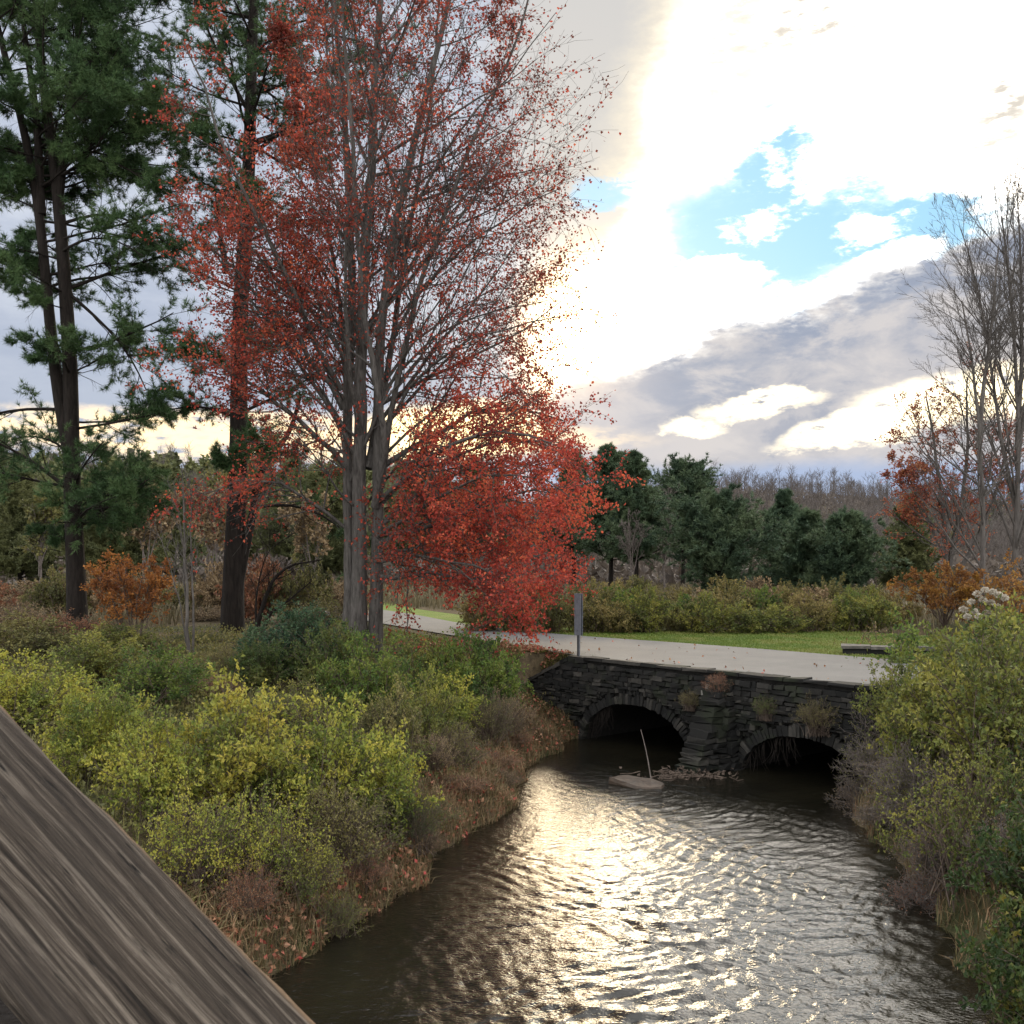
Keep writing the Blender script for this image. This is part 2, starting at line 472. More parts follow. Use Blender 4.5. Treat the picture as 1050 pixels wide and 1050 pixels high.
M['twig_far'] = plainmat('far_twig_bark', [(.3, (.065, .055, .05)), (.7, (.115, .098, .088))], 0.15)

# ------------------------------------------------------------------ terrain
YS = np.array([-20, 0, 8, 10.8, 12.3, 13.2, 14.6, 16.3, 17, 19, 20.9, 22.7, 24, 25.5, 27, 32, 40, 60])
CX = np.array([1.0, 1.0, 1.0, 1.2, 1.74, 2.0, 2.18, 2.48, 2.85, 3.2, 3.75, 4.6, 5.0, 6.8, 9.0, 15, 20, 30])
HW = np.array([4.0, 4.0, 3.8, 3.5, 3.31, 3.22, 3.13, 2.98, 2.85, 3.05, 3.4, 3.6, 3.65, 3.7, 3.6, 2.0, 2.0, 2.0])
P1 = np.array([1.72, 24.2]); DS = np.array([0.648, -0.762]); DN = np.array([0.762, 0.648])
ZD = 1.9

def sq(x, y):
    rx, ry = x - P1[0], y - P1[1]
    return rx * DS[0] + ry * DS[1], rx * DN[0] + ry * DN[1]

def vnoise(x, y, s, seed=0):
    return (np.sin(x * s * 1.1 + seed) * np.cos(y * s * 0.93 + seed * 1.7) + 0.6 * np.sin(x * s * 2.3 + y * s * 1.9 + seed * 2.1) + 0.4 * np.cos(x * s * 4.1 - y * s * 3.7 + seed)) / 2.0

def terrain(x, y):
    x = np.asarray(x, float); y = np.asarray(y, float)
    cx = np.interp(y, YS, CX); hw = np.interp(y, YS, HW)
    d = np.abs(x - cx) - hw + 0.2 * vnoise(x, y, 1.7, 3) * sstep(y, 60, 30)
    bed = -0.12 - 0.5 * sstep(-d, 0, 1.6)
    bank = np.interp(d, [0, 0.35, 1.2, 3.0, 6.0, 10.0], [-0.1, 0.28, 0.55, 0.95, 1.45, ZD - 0.06])
    bank = np.where(x > cx, np.interp(d, [0, 0.3, 1.2, 3.0, 6.0], [-0.1, 0.35, 0.95, 1.5, ZD - 0.06]), bank)
    z = np.where(d < 0, np.maximum(bed, -0.6), bank + 0.06 * vnoise(x, y, 0.9, 8))
    s, q = sq(x, y)
    gap = (s > -0.15) & (s < 7.6)
    road = sstep(q, 0.3, 0.42) * sstep(q, 12, 7)
    side = sstep(q, -3.2, 0.1) * sstep(q, 12, 7)
    e = np.where(s < -2.0, side * ZD * sstep(d, 0, 2.0), np.where(s > 7.6, side * ZD * sstep(d, 0, 1.6), -9))
    e = np.where((d < 0.1) & ((s < -2) | (s > 7.6)) & (q < 0.3), -9, e)
    wing = road * np.minimum(ZD, ZD + 0.45 * np.minimum(s + 0.45, 0) - .03 + np.maximum(q - 0.15, 0) * 1.3)
    e = np.where((s >= -2.0) & (s <= -0.15), wing, e)
    z = np.where(gap & (q < 7) & (q > -2.0), z, np.maximum(z, e - 0.015))
    z = np.where((y > 27) & ~gap, np.maximum(z, np.where(d > 0.3, ZD - 0.03, z)), z)
    z = np.where(gap & (q > -0.35) & (q < 5.5) & (s > -0.1) & (s < 7.45), np.minimum(z, -0.4), z)
    # hills
    az = np.degrees(np.arctan2(x, np.maximum(y, 1)))
    r = np.hypot(x, y)
    left = 15.5 * sstep(r, 85, 215) * sstep(az, 2, -6)
    rt = (18.0 - 0.36 * np.clip(az - 12, 0, 40)) * sstep(r, 110, 265) * sstep(az, 1, 9)
    mid = 12.0 * sstep(r, 120, 260)
    z = z + np.maximum(np.maximum(left, rt), mid) + sstep(r, 60, 120) * 0.8 * vnoise(x, y, 0.03, 5)
    return z

def gz(x, y): return float(terrain(np.array([x]), np.array([y]))[0])

def axis_pts(a, b, fine0, fine1, step, grow):
    p = list(np.arange(fine0, fine1 + 1e-6, step))
    s = step
    while p[-1] < b: s *= grow; p.append(p[-1] + s)
    s = step
    while p[0] > a: s *= grow; p.insert(0, p[0] - s)
    return np.array(p)

def grid_mesh(name, xs, ys, zf, mat, smooth_=True):
    XX, YY = np.meshgrid(xs, ys)
    Z = zf(XX, YY)
    V = np.stack([XX, YY, Z], -1).reshape(-1, 3)
    i = np.arange(V.shape[0]).reshape(XX.shape)
    F = np.stack([i[:-1, :-1], i[:-1, 1:], i[1:, 1:], i[1:, :-1]], -1).reshape(-1, 4)
    return mesh(name, V, F, mat, smooth_)

def make_ground():
    m, t, o = nt('ground_soil')
    p = worldpos()
    a = noise(p, 0.35, 5, 0.6); b = noise(p, 5.0, 6, 0.65); f = noise(p, 22.0, 4, 0.6)
    c1 = ramp(b, [(0.3, (.035, .026, .017)), (0.55, (.09, .068, .04)), (0.75, (.14, .105, .06))])
    c2 = ramp(f, [(0.3, (.025, .028, .012)), (0.7, (.055, .055, .024))])
    c = cmix(smooth(a, 0.42, 0.62), c1, c2)
    principled(t, o, c, 0.95, 0.1, b + f * 0.5, 0.9, 0.08)
    xs = axis_pts(-420, 420, -9, 11, 0.18, 1.09); ys = axis_pts(-25, 620, 5, 31, 0.18, 1.07)
    tag(link('ground', grid_mesh('ground', xs, ys, terrain, m)), kind='structure')
make_ground()

def make_water():
    m, t, o = nt('stream_water')
    p = worldpos()
    n1 = noise(mapping(p, (1.0, 1.6, 1), (0, 0, 0.35)), 6.0, 4, 0.55, 0.6)
    n2 = noise(mapping(p, (1.0, 1.5, 1), (0, 0, 0.2)), 22.0, 3, 0.5, 0.3)
    depth = noise(p, 0.5, 3, 0.5)
    c = ramp(depth, [(0.3, (.0045, .0042, .003)), (0.7, (.011, .0098, .006))])
    b = principled(t, o, c, 0.05, 0.5, n1 * 0.6 + n2 * 0.4, 0.5, 0.035)
    b.inputs['IOR'].default_value = 1.42
    def wave(x, y):
        rng = np.random.default_rng(11)
        z = np.zeros_like(x)
        s, q = sq(x, y)
        rough = 0.35 + 0.65 * sstep(q, -1.0, -4.0)
        cx = np.interp(y, YS, CX); hw = np.interp(y, YS, HW)
        rel = (x - cx) / hw
        rough = rough * (0.25 + 0.75 * np.exp(-((rel - 0.25) / 0.85) ** 2)) * sstep(q, 1.5, -1.2)
        wx = x + 0.35 * np.sin(y * 0.9 + 1.0) + 0.18 * np.sin(x * 2.1 + y * 1.3); wy = y + 0.4 * np.sin(x * 0.8) + 0.15 * np.sin(y * 2.6 - x * 1.7)
        for k in range(34):
            lam = 0.125 * (1.12 ** (k % 17)) * rng.uniform(0.85, 1.15)
            th = rng.normal(0.1, 1.0) + math.pi / 2
            kx, ky = math.cos(th) * 2 * math.pi / lam, math.sin(th) * 2 * math.pi / lam
            ph = rng.uniform(0, 6.28)
            gate = 0.5 + 0.5 * np.sin(x * rng.uniform(0.5, 1.6) + y * rng.uniform(0.5, 1.6) + rng.uniform(0, 6))
            w = np.sin(kx * wx + ky * wy + ph)
            w = 1 - 2 * np.abs(w) ** 0.8 if k % 2 else w
            z += w * gate * 0.0040 * lam ** 0.6
        sw = np.zeros_like(x)
        for (ax_, ay_, n_, lam_, amp, wd) in ((1.9, 11.4, 1.5, .62, .030, .55), (1.0, 9.6, 1.2, .55, .022, .6), (2.6, 13.6, 1.3, .6, .02, .5), (3.4, 11.0, 1.2, .5, .016, .5), (0.6, 12.6, 1.2, .5, .014, .5), (2.0, 8.4, 1.0, .55, .026, .7)):
            yy = y - ay_ - .12 * np.sin((x - ax_) * 3.0 + ay_)
            sw += amp * np.exp(-((x - ax_) / wd) ** 2 - (yy / n_) ** 2) * (1 - 1.6 * np.abs(np.sin(math.pi * yy / lam_)) ** .8)
        return z * rough * 1.45 + sw
    xs = np.arange(-5.2, 14.01, 0.036); ys = np.arange(2.5, 30.01, 0.036)
    tag(link('water', grid_mesh('water', xs, ys, wave, m)), kind='structure')
make_water()

# road and lawn ------------------------------------------------------------
def strip(name, near, far, mat, z, sub=6, zf=None):
    n = len(near) * sub
    a = poly(np.c_[near, np.zeros(len(near))], n)[:, :2]; b = poly(np.c_[far, np.zeros(len(far))], n)[:, :2]
    k = 8
    V = []
    for j in range(k + 1):
        p = a * (1 - j / k) + b * (j / k)
        zz = np.full(n, z) if zf is None else zf(p[:, 0], p[:, 1])
        V.append(np.c_[p, zz])
    V = np.stack(V, 1).reshape(-1, 3)
    i = np.arange(n * (k + 1)).reshape(n, k + 1)
    F = np.stack([i[:-1, :-1], i[1:, :-1], i[1:, 1:], i[:-1, 1:]], -1).reshape(-1, 4)
    me = mesh(name, V, F, mat, True)
    return tag(link(name, me), kind='structure')

def gp(px, py, z):                             # ground pixel at height z
    Y = (HC - z) * FPX / (py - HOR)
    return np.array([(px - 525.0) / FPX * Y, Y])

def along_bridge(s, q): return P1 + DS * s + DN * q

road_near = [along_bridge(16, 0.12), along_bridge(11, 0.12), along_bridge(7.8, 0.10), along_bridge(4, 0.10), along_bridge(0, 0.10), gp(560, 667.5, ZD), gp(515, 660.5, ZD), gp(440, 648, ZD), gp(385, 638.5, ZD), gp(330, 631, ZD), gp(280, 625.5, ZD), gp(240, 622, ZD)]
road_far = [along_bridge(16, 5.6), along_bridge(11, 5.4), along_bridge(7.8, 5.2), along_bridge(4, 5.1), along_bridge(0, 5.2), gp(590, 652.3, ZD), gp(545, 648, ZD), gp(480, 641, ZD), gp(425, 630.5, ZD), gp(375, 623, ZD), gp(310, 618, ZD), gp(250, 615.5, ZD)]
m, t, o = nt('road_asphalt')
p = worldpos(); n1 = noise(p, 1.0, 5, 0.6); n2 = noise(p, 40.0, 4, 0.6)
crack = noise(mapping(p, (1, 1, 1)), 2.2, 6, 0.65)
c = cmix(smooth(n2, 0.35, 0.7) * 0.5, ramp(n1, [(0.3, (.072, .07, .068)), (0.7, (.105, .102, .099))]), (.13, .126, .12))
principled(t, o, c, 0.8, 0.3, n2, 0.5, 0.01)
strip('road', road_near, road_far, m, ZD + 0.02)

m, t, o = nt('lawn_turf')
p = worldpos(); n1 = noise(p, 0.5, 5, 0.6); n2 = noise(p, 25.0, 4, 0.6)
c = cmix(smooth(n2, 0.35, 0.7) * 0.5, ramp(n1, [(0.3, (.08, .125, .022)), (0.52, (.115, .155, .03)), (0.72, (.165, .17, .05))]), (.09, .125, .028))
M['lawn'] = m
principled(t, o, c, 0.9, 0.15, n2, 1.0, 0.05)
lawn_near = [along_bridge(7.0, 5.25), along_bridge(4, 5.12), along_bridge(0, 5.22), gp(560, 649.3, ZD), gp(480, 640.8, ZD), gp(425, 630.3, ZD), gp(375, 622.8, ZD), gp(310, 617.8, ZD)]
lawn_far = [along_bridge(9.0, 11), gp(860, 650, ZD), gp(700, 647, ZD), gp(600, 643, ZD), gp(500, 634, ZD), gp(425, 624, ZD), gp(390, 615, ZD), gp(320, 612, ZD)]
strip('lawn', lawn_near, lawn_far, m, ZD - 0.01)

# ------------------------------------------------------------------ stone bridge
m, t, o = nt('dark_stone')
p = worldpos(); n1 = noise(p, 9.0, 6, 0.65); n2 = noise(p, 1.3, 4, 0.6); n3 = noise(p, 30.0, 4, 0.6)
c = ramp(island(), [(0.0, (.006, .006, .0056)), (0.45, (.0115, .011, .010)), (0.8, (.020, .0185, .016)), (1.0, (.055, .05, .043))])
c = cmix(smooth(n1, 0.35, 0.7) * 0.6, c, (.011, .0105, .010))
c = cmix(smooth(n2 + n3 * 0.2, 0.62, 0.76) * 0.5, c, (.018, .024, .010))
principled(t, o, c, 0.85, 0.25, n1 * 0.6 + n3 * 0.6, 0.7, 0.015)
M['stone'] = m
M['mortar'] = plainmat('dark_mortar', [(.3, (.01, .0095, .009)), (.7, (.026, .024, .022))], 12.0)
M['pale_stone'] = plainmat('lichen_stone', [(.3, (.10, .095, .085)), (.7, (.26, .25, .22))], 9.0)
M['wall_cap'] = plainmat('grey_cap_stone', [(.3, (.05, .046, .04)), (.7, (.13, .12, .105))], 9.0)
M['slab'] = plainmat('wet_slab_stone', [(.3, (.022, .015, .010)), (.7, (.075, .052, .035))], 6.0, 0.6, 0.4, 0.6, 0.04)

def W2(s, q, z): return np.array([*(P1 + DS * s + DN * q), z])
D3 = np.array([*DS, 0.0]); N3 = np.array([*DN, 0.0]); Z3 = np.array([0, 0, 1.0])

ARCH = [(1.60, 1.66, 0.98), (5.95, 1.45, 0.82)]     # centre s, half span, crown height
SPR = -0.25
def arch_h(s, i, grow=0.0):                          # intrados height at s, None outside
    c, h, k = ARCH[i]
    u = (s - c) / (h + grow)
    if abs(u) >= 1: return None
    return SPR + (k + grow - SPR) * (1 - abs(u) ** 2.3) ** 0.5

def wall_top(s): return ZD - 0.02 if s > -0.45 else ZD - 0.02 + 0.45 * (s + 0.45)

def stone(mb, rng, s0, s1, z0, z1, q, depth=0.16, jit=0.012, org=None):
    c = W2((s0 + s1) / 2, q, (z0 + z1) / 2)
    V = boxv(c, D3 * (s1 - s0) / 2, N3 * depth / 2, Z3 * (z1 - z0) / 2)
    V = V + rng.normal(0, jit, V.shape)
    mb.add(V, BOXF)

def make_bridge():
    rng = np.random.default_rng(5)
    b = thing('stone_bridge', 'dark two-arched rubble stone bridge carrying the road over the stream', 'bridge', (*P1, 0))
    inv = Matrix.Translation((-P1[0], -P1[1], 0))
    def part(name, mb, mat, smooth_=False, parent=b):
        me = mb.build(name, mat, smooth_); me.transform(inv)
        return link(name, me, parent)
    # backing wall with the arch openings cut out, as narrow columns
    mb = MB(); ss = np.arange(-2.6, 9.0, 0.04)
    for a0, a1 in zip(ss[:-1], ss[1:]):
        mid = (a0 + a1) / 2; lo = -0.7
        for i in (0, 1):
            h = arch_h(mid, i)
            if h is not None: lo = h
        top = wall_top(mid) - 0.03
        if top > lo: mb.add(boxv(W2(mid, 0.2, (lo + top) / 2), D3 * 0.0205, N3 * 0.13, Z3 * (top - lo) / 2), BOXF)
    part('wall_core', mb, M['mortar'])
    # coursed stones of the face
    mb = MB(); z = -0.45
    while z < ZD:
        h = rng.uniform(0.05, 0.12); s = -2.6 + rng.uniform(-0.2, 0)
        while s < 9.0:
            w = rng.uniform(0.09, 0.36); mid = s + w / 2
            ok = z + h < wall_top(mid) - 0.05 + (0.08 if mid < 0 else 0)
            a0, a1 = s, s + w
            for i in (0, 1):
                for e in (s + 0.02, mid, s + w - 0.02):
                    hh = arch_h(e, i, 0.27)
                    if hh is not None and z < hh - 0.04: ok = False
            if not ok:                                # try the half stones beside the ring
                for (b0, b1) in ((s, mid), (mid, s + w)):
                    good = z + h < wall_top((b0 + b1) / 2) - 0.05
                    for i in (0, 1):
                        for e in (b0 + 0.01, (b0 + b1) / 2, b1 - 0.01):
                            hh = arch_h(e, i, 0.25)
                            if hh is not None and z < hh - 0.05: good = False
                    if good: stone(mb, rng, b0 + 0.008, b1 - 0.008, z + 0.006, z + h - 0.006, rng.uniform(-0.005, 0.03), 0.16)
            else:
                stone(mb, rng, a0 + 0.008, a1 - 0.008, z + 0.006, z + h - 0.006, rng.uniform(-0.025, 0.03), 0.16, 0.012)
            s += w
        z += h
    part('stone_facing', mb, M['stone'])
    for i in (0, 1):                                  # voussoirs
        mb = MB(); c, hs, k = ARCH[i]
        th = np.linspace(-0.995, 0.995, 400)
        xy = np.array([[c + hs * u, arch_h(c + hs * u, i)] for u in th])
        L = np.concatenate([[0], np.cumsum(np.linalg.norm(np.diff(xy, axis=0), axis=1))])
        n = int(L[-1] / 0.085)
        for j in range(n):
            l0 = L[-1] * j / n; l1 = L[-1] * (j + 0.9) / n
            pa = np.array([np.interp(l0, L, xy[:, 0]), np.interp(l0, L, xy[:, 1])]); pb = np.array([np.interp(l1, L, xy[:, 0]), np.interp(l1, L, xy[:, 1])])
            tg = (pb - pa) / max(np.linalg.norm(pb - pa), 1e-6); nn = np.array([-tg[1], tg[0]])
            if nn[1] < 0 and abs(tg[0]) > 0.2: nn = -nn
            hgt = rng.uniform(0.16, 0.27); cc = (pa + pb) / 2 + nn * hgt / 2
            qq = rng.uniform(-0.05, -0.01)
            V = boxv(W2(cc[0], qq + 0.05, cc[1]), (D3 * tg[0] + Z3 * tg[1]) * np.linalg.norm(pb - pa) / 2, N3 * 0.1, (D3 * nn[0] + Z3 * nn[1]) * hgt / 2)
            mb.add(V + rng.normal(0, 0.008, V.shape), BOXF)
        part('arch_ring', mb, M['stone'])
        # vault behind the ring
        q0, q1 = 0.07, 5.4
        sx = np.linspace(-1, 1, 41)
        pr = [(c + hs * 0.9999 * u, arch_h(c + hs * 0.9999 * u, i)) for u in sx]
        pr = [(pr[0][0], -0.8)] + pr + [(pr[-1][0], -0.8)]
        V = [W2(a, q, zz) for a, zz in pr for q in np.linspace(q0, q1, 8)]
        idx = np.arange(len(V)).reshape(-1, 8)
        F = np.stack([idx[:-1, :-1], idx[:-1, 1:], idx[1:, 1:], idx[1:, :-1]], -1).reshape(-1, 4)
        mb = MB().add(V, F)
        V = [W2(pr[0][0] - 0.1, 5.45, -0.8), W2(pr[-1][0] + 0.1, 5.45, -0.8), W2(pr[-1][0] + 0.1, 5.45, 1.4), W2(pr[0][0] - 0.1, 5.45, 1.4)]
        part('vault', mb, M['mortar'], True)
    # far face closing the vaults above water, with the same openings
    mb = MB()
    for a0, a1 in zip(ss[:-1], ss[1:]):
        mid = (a0 + a1) / 2; lo = -0.7
        for i in (0, 1):
            h = arch_h(mid, i)
            if h is not None: lo = h
        mb.add(boxv(W2(mid, 5.25, (lo + ZD - 0.05) / 2), D3 * 0.0205, N3 * 0.14, Z3 * (ZD - 0.05 - lo) / 2), BOXF)
    part('rear_face', mb, M['mortar'])
    # road bed slab
    mb = MB().add(boxv(W2(3.6, 2.75, 1.5), D3 * 4.4, N3 * 2.32, Z3 * 0.36), BOXF)
    part('road_bed', mb, M['mortar'])
    # coping stones
    mb = MB(); s = -0.5
    while s < 9.2:
        w = rng.uniform(0.3, 0.75)
        h = rng.uniform(0.055, 0.07)
        V = boxv(W2(s + w / 2, 0.06 + rng.uniform(-0.02, 0.02), ZD - 0.03 + h / 2), D3 * (w / 2 - 0.012), N3 * 0.15, Z3 * h / 2)
        mb.add(V + rng.normal(0, 0.01, V.shape), BOXF); s += w
    s = -0.5
    while s > -2.6:                                   # sloping cap of the wing wall
        w = rng.uniform(0.25, 0.45); mid = s - w / 2
        V = boxv(W2(mid, 0.06, wall_top(mid) + 0.0), (D3 + Z3 * 0.45) * (w / 2 - 0.01), N3 * 0.17, Z3 * 0.045)
        mb.add(V + rng.normal(0, 0.012, V.shape), BOXF); s -= w
    part('coping', mb, M['stone'])
    # cutwater pier: courses shrinking upward to a blunt nose
    mb = MB(); z = -0.4; cs = 4.06
    while z < 1.62:
        h = rng.uniform(0.07, 0.14); f = (z + 0.4) / 2.0
        hw_ = 0.56 * (1 - f * 0.5) ; nose = 1.30 * (1 - f * 0.85) + 0.12
        # two converging rows of stones
        rows = max(2, int(nose / 0.26))
        for r in range(rows):
            u0 = r / rows; u1 = (r + 1) / rows
            half = hw_ * (1 - 0.62 * u0)
            k = max(1, int(half * 2 / 0.36)); e = np.sort(rng.uniform(-half, half, k - 1)) if k > 1 else np.array([])
            e = np.concatenate([[-half], e, [half]])
            for a, bb in zip(e[:-1], e[1:]):
                if bb - a < 0.06: continue
                qa, qb = -nose * u0, -nose * u1
                V = boxv(W2(cs + (a + bb) / 2, (qa + qb) / 2, z + h / 2), D3 * ((bb - a) / 2 - 0.008), N3 * (qa - qb) / 2, Z3 * (h / 2 - 0.006))
                mb.add(V + rng.normal(0, 0.02, V.shape), BOXF)
        z += h
    part('pier', mb, M['stone'])
    mb = MB(); V = boxv(W2(4.02, -0.2, 1.62), D3 * 0.17, N3 * 0.12, Z3 * 0.06); mb.add(V + rng.normal(0, 0.02, V.shape), BOXF)
    V = boxv(W2(3.98, -0.26, 1.5), D3 * 0.2, N3 * 0.13, Z3 * 0.04); mb.add(V + rng.normal(0, 0.015, V.shape), BOXF)
    part('pier_cap', mb, M['pale_stone'])
make_bridge()

def make_low_wall():
    rng = np.random.default_rng(9)
    a = gp(864, 670, ZD); b = gp(1010, 674, ZD)
    d = (b - a) / np.linalg.norm(b - a); n = np.array([-d[1], d[0]]); L = np.linalg.norm(b - a)
    t_ = thing('stone_wall', 'low dark stone parapet at the far edge of the road beside the lawn', 'wall', (*a, ZD - 0.05))
    mb = MB(); z = -0.1
    for h in (0.16, 0.13):
        s = 0
        while s < L:
            w = rng.uniform(0.25, 0.6)
            V = boxv([*(d * (s + w / 2)), z + h / 2], np.array([*d, 0]) * (w / 2 - .01), np.array([*n, 0]) * 0.2, Z3 * (h / 2 - .005))
            mb.add(V + rng.normal(0, 0.012, V.shape), BOXF); s += w
        z += h
    link('wall_courses', mb.build('wall_courses', M['stone']), t_)
    mb = MB(); s = -0.05
    while s < L:
        w = rng.uniform(0.5, 1.0)
        V = boxv([*(d * (s + w / 2)), z + 0.04], np.array([*d, 0]) * (w / 2 - .01), np.array([*n, 0]) * 0.24, Z3 * 0.04)
        mb.add(V + rng.normal(0, 0.01, V.shape), BOXF); s += w
    link('coping', mb.build('coping', M['wall_cap']), t_)
make_low_wall()

# ------------------------------------------------------------------ road sign, slab, stick, railing
def make_sign():
    m, t, o = nt('galvanised_post'); n1 = noise(objpos(), 20, 4, 0.5)
    principled(t, o, ramp(n1, [(0.3, (.045, .045, .05)), (0.7, (.1, .1, .105))]), 0.5, 0.5)
    m2, t, o = nt('aluminium_sheet'); n1 = noise(objpos(), 12, 4, 0.5)
    b = principled(t, o, ramp(n1, [(0.3, (.11, .12, .14)), (0.7, (.17, .18, .205))]), 0.5, 0.5); b.inputs['Metallic'].default_value = 0.2
    xy = along_bridge(-0.33, 0.13)
    s = thing('road_sign', 'narrow grey roadside sign seen from behind on the bridge corner', 'sign', (xy[0], xy[1], ZD - 0.1), math.radians(-52))
    mb = MB()                                    # U-channel post
    mb.add(boxv([0, 0, 0.8], [.028, 0, 0], [0, .004, 0], [0, 0, .8]), BOXF)
    mb.add(boxv([-.03, -.018, 0.8], [.004, 0, 0], [0, .022, 0], [0, 0, .8]), BOXF)
    mb.add(boxv([.03, -.018, 0.8], [.004, 0, 0], [0, .022, 0], [0, 0, .8]), BOXF)
    link('post', mb.build('post', m), s)
    for sgn, yy in ((1, .0115), (-1, -.052)):
        me = MB().add(boxv([0, yy, 1.12], [.115, 0, 0], [0, .0035, 0], [0, 0, .5]), BOXF).build('panel', m2)
        o_ = link('panel', me, s)
        bm = o_.modifiers.new('bevel', 'BEVEL'); bm.width = 0.003; bm.segments = 2
    for z in (0.75, 1.45):
        V, F = tubes(np.array([[[0, -.07, z], [0, .03, z]]]), np.array([[.01, .01]]), 8)
        link('bolt', mesh('bolt', V, F, m), s)
make_sign()

def make_slab():
    rng = np.random.default_rng(3)
    n = 14; c = pt(655, 803, 19.3); c[2] = 0.0
    ang = np.linspace(0, 2 * np.pi, n, endpoint=False); r = 1 + rng.uniform(-0.16, 0.12, n)
    out = np.stack([np.cos(ang) * .56 * r, np.sin(ang) * .36 * r, np.zeros(n)], -1)
    V = [out * 1.0 + [0, 0, -0.15], out * 1.04 + [0, 0, 0.03], out * 0.97 + [0, 0, 0.09], out * 0.5 + [0, 0, 0.115], np.array([[0, 0, 0.12]])]
    V = np.concatenate(V); V[:, 2] += -0.03 + 0.07 * -V[:, 0] + 0.015 * np.sin(V[:, 1] * 9 + V[:, 0] * 5); V += rng.normal(0, 0.006, V.shape)
    F = []
    for l in range(3):
        for k in range(n): F.append([l * n + k, l * n + (k + 1) % n, (l + 1) * n + (k + 1) % n, (l + 1) * n + k])
    T = [[3 * n + k, 3 * n + (k + 1) % n, 4 * n] for k in range(n)]
    me = mesh('rock', V, [np.array(F), np.array(T)], M['slab'])
    o_ = link('rock', me, loc=c); o_.rotation_euler = (0, 0, math.radians(-28))
    tag(o_, 'flat tan slab of rock lying in the stream before the pier', 'rock')
make_slab()

def make_stick():
    a = pt(668, 797, 19.6); b = pt(657, 748, 19.9)
    P = poly([a - [0, 0, .1], a * .5 + b * .5 + [0.02, 0, 0], b], 6)[None]
    V, F = tubes(P - a, np.linspace(0.014, 0.007, 6)[None], 6)
    tag(link('stick', mesh('stick', V, F, M['twig_grey'], True), loc=a), 'thin bare stick standing upright behind the flat rock', 'stick')
make_stick()

def make_rail():
    m, t, o = nt('weathered_plank')
    p = objpos()
    g = mapping(p, (2.6, 170.0, 170.0))
    warp = noise(mapping(p, (1.0, 6.0, 6.0)), 2.0, 3, 0.5)
    gv = X.tree.nodes.new('ShaderNodeVectorMath'); gv.operation = 'ADD'
    X.put(gv.inputs[0], g); X.put(gv.inputs[1], vec(0.0, warp * 4.5, 0.0)); gv = X(gv.outputs[0])
    n1 = noise(gv, 1.1, 7, 0.68); n2 = noise(gv, 3.2, 5, 0.6); n3 = noise(mapping(p, (4.0, 14, 14)), 1.3, 4, 0.6)
    c = ramp(n1, [(0.33, (.007, .005, .0036)), (0.43, (.034, .025, .018)), (0.52, (.070, .054, .041)), (0.62, (.18, .148, .117))])
    c = cmix(smooth(n2, 0.5, 0.66) * 0.5, c, (.022, .017, .014))
    c = cmix(smooth(n3, 0.42, 0.7) * 0.45, c, (.06, .048, .039))
    pores = noise(mapping(p, (14.0, 150.0, 150.0)), 1.0, 3, 0.6)
    c = cmix(smooth(pores, 0.64, 0.74), c, (.007, .0055, .0045))
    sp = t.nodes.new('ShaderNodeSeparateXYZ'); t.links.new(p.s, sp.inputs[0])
    tan_edge = smooth(X(sp.outputs[1]) + (noise(mapping(p, (9.0, 1, 1)), 1.0, 4, 0.6) - 0.5) * 0.012, -0.079, -0.084)
    c = cmix(tan_edge * 0.8, c, (.26, .17, .10))  # lighter tan strip along the upper long edge, its border broken by noise
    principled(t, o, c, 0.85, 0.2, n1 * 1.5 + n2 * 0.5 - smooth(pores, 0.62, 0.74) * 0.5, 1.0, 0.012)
    A = pt(180, 1068, 0.80); B = pt(0, 866, 0.90)
    ax = B - A; ax /= np.linalg.norm(ax)
    mid = (A + B) / 2
    nrm = np.array([0, 0, HC]) - mid + np.array([0.10, 0, 0.16]); nrm -= nrm.dot(ax) * ax; nrm /= np.linalg.norm(nrm)
    wid = np.cross(nrm, ax)
    th, hw_ = 0.045, 0.086
    r = thing('wooden_railing', 'weathered grey wooden handrail slanting down in front of the viewer', 'railing', tuple(mid - nrm * th / 2))
    def frame(o_):
        o_.matrix_local = Matrix(((ax[0], wid[0], nrm[0], 0), (ax[1], wid[1], nrm[1], 0), (ax[2], wid[2], nrm[2], 0), (0, 0, 0, 1)))
    # plank with slightly worn, wavy long edges
    n = 160; rng = np.random.default_rng(2); xs = np.linspace(-1.1, 1.6, n)
    pr = [(-hw_, -th / 2), (-hw_, th / 2 - .010), (-hw_ + .003, th / 2 - .004), (-hw_ + .010, th / 2), (.058, th / 2), (.065, th / 2 - .004), (.068, th / 2 - .010), (.068, -th / 2)]
    k = len(pr); V = np.zeros((n, k, 3))
    for j, (yy, zz) in enumerate(pr):
        wob = np.cumsum(rng.normal(0, 0.0007, n)); wob -= np.linspace(0, wob[-1], n)
        V[:, j] = np.c_[xs, yy + wob, zz + wob * 0.4]
    idx = np.arange(n * k).reshape(n, k)
    F = np.stack([idx[:-1], np.roll(idx[:-1], -1, 1), np.roll(idx[1:], -1, 1), idx[1:]], -1).reshape(-1, 4)
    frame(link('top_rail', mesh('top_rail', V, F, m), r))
    # dark second rail and posts beneath the top rail
    frame(link('lower_rail', MB().add(boxv([0.2, -0.07, -0.30], [1.4, 0, 0], [0, .02, 0], [0, 0, .07]), BOXF).build('lower_rail', m), r))
    for c in (pt(-12, 1025, 0.98) - mid, ax * -0.95 - nrm * .085):
        top = c[2]
        link('post', MB().add(boxv([c[0], c[1], (top - 1.5) / 2], [.045, 0, 0], [0, .045, 0], [0, 0, (top + 1.5) / 2]), BOXF).build('post', M['bark_pine']), r)
make_rail()

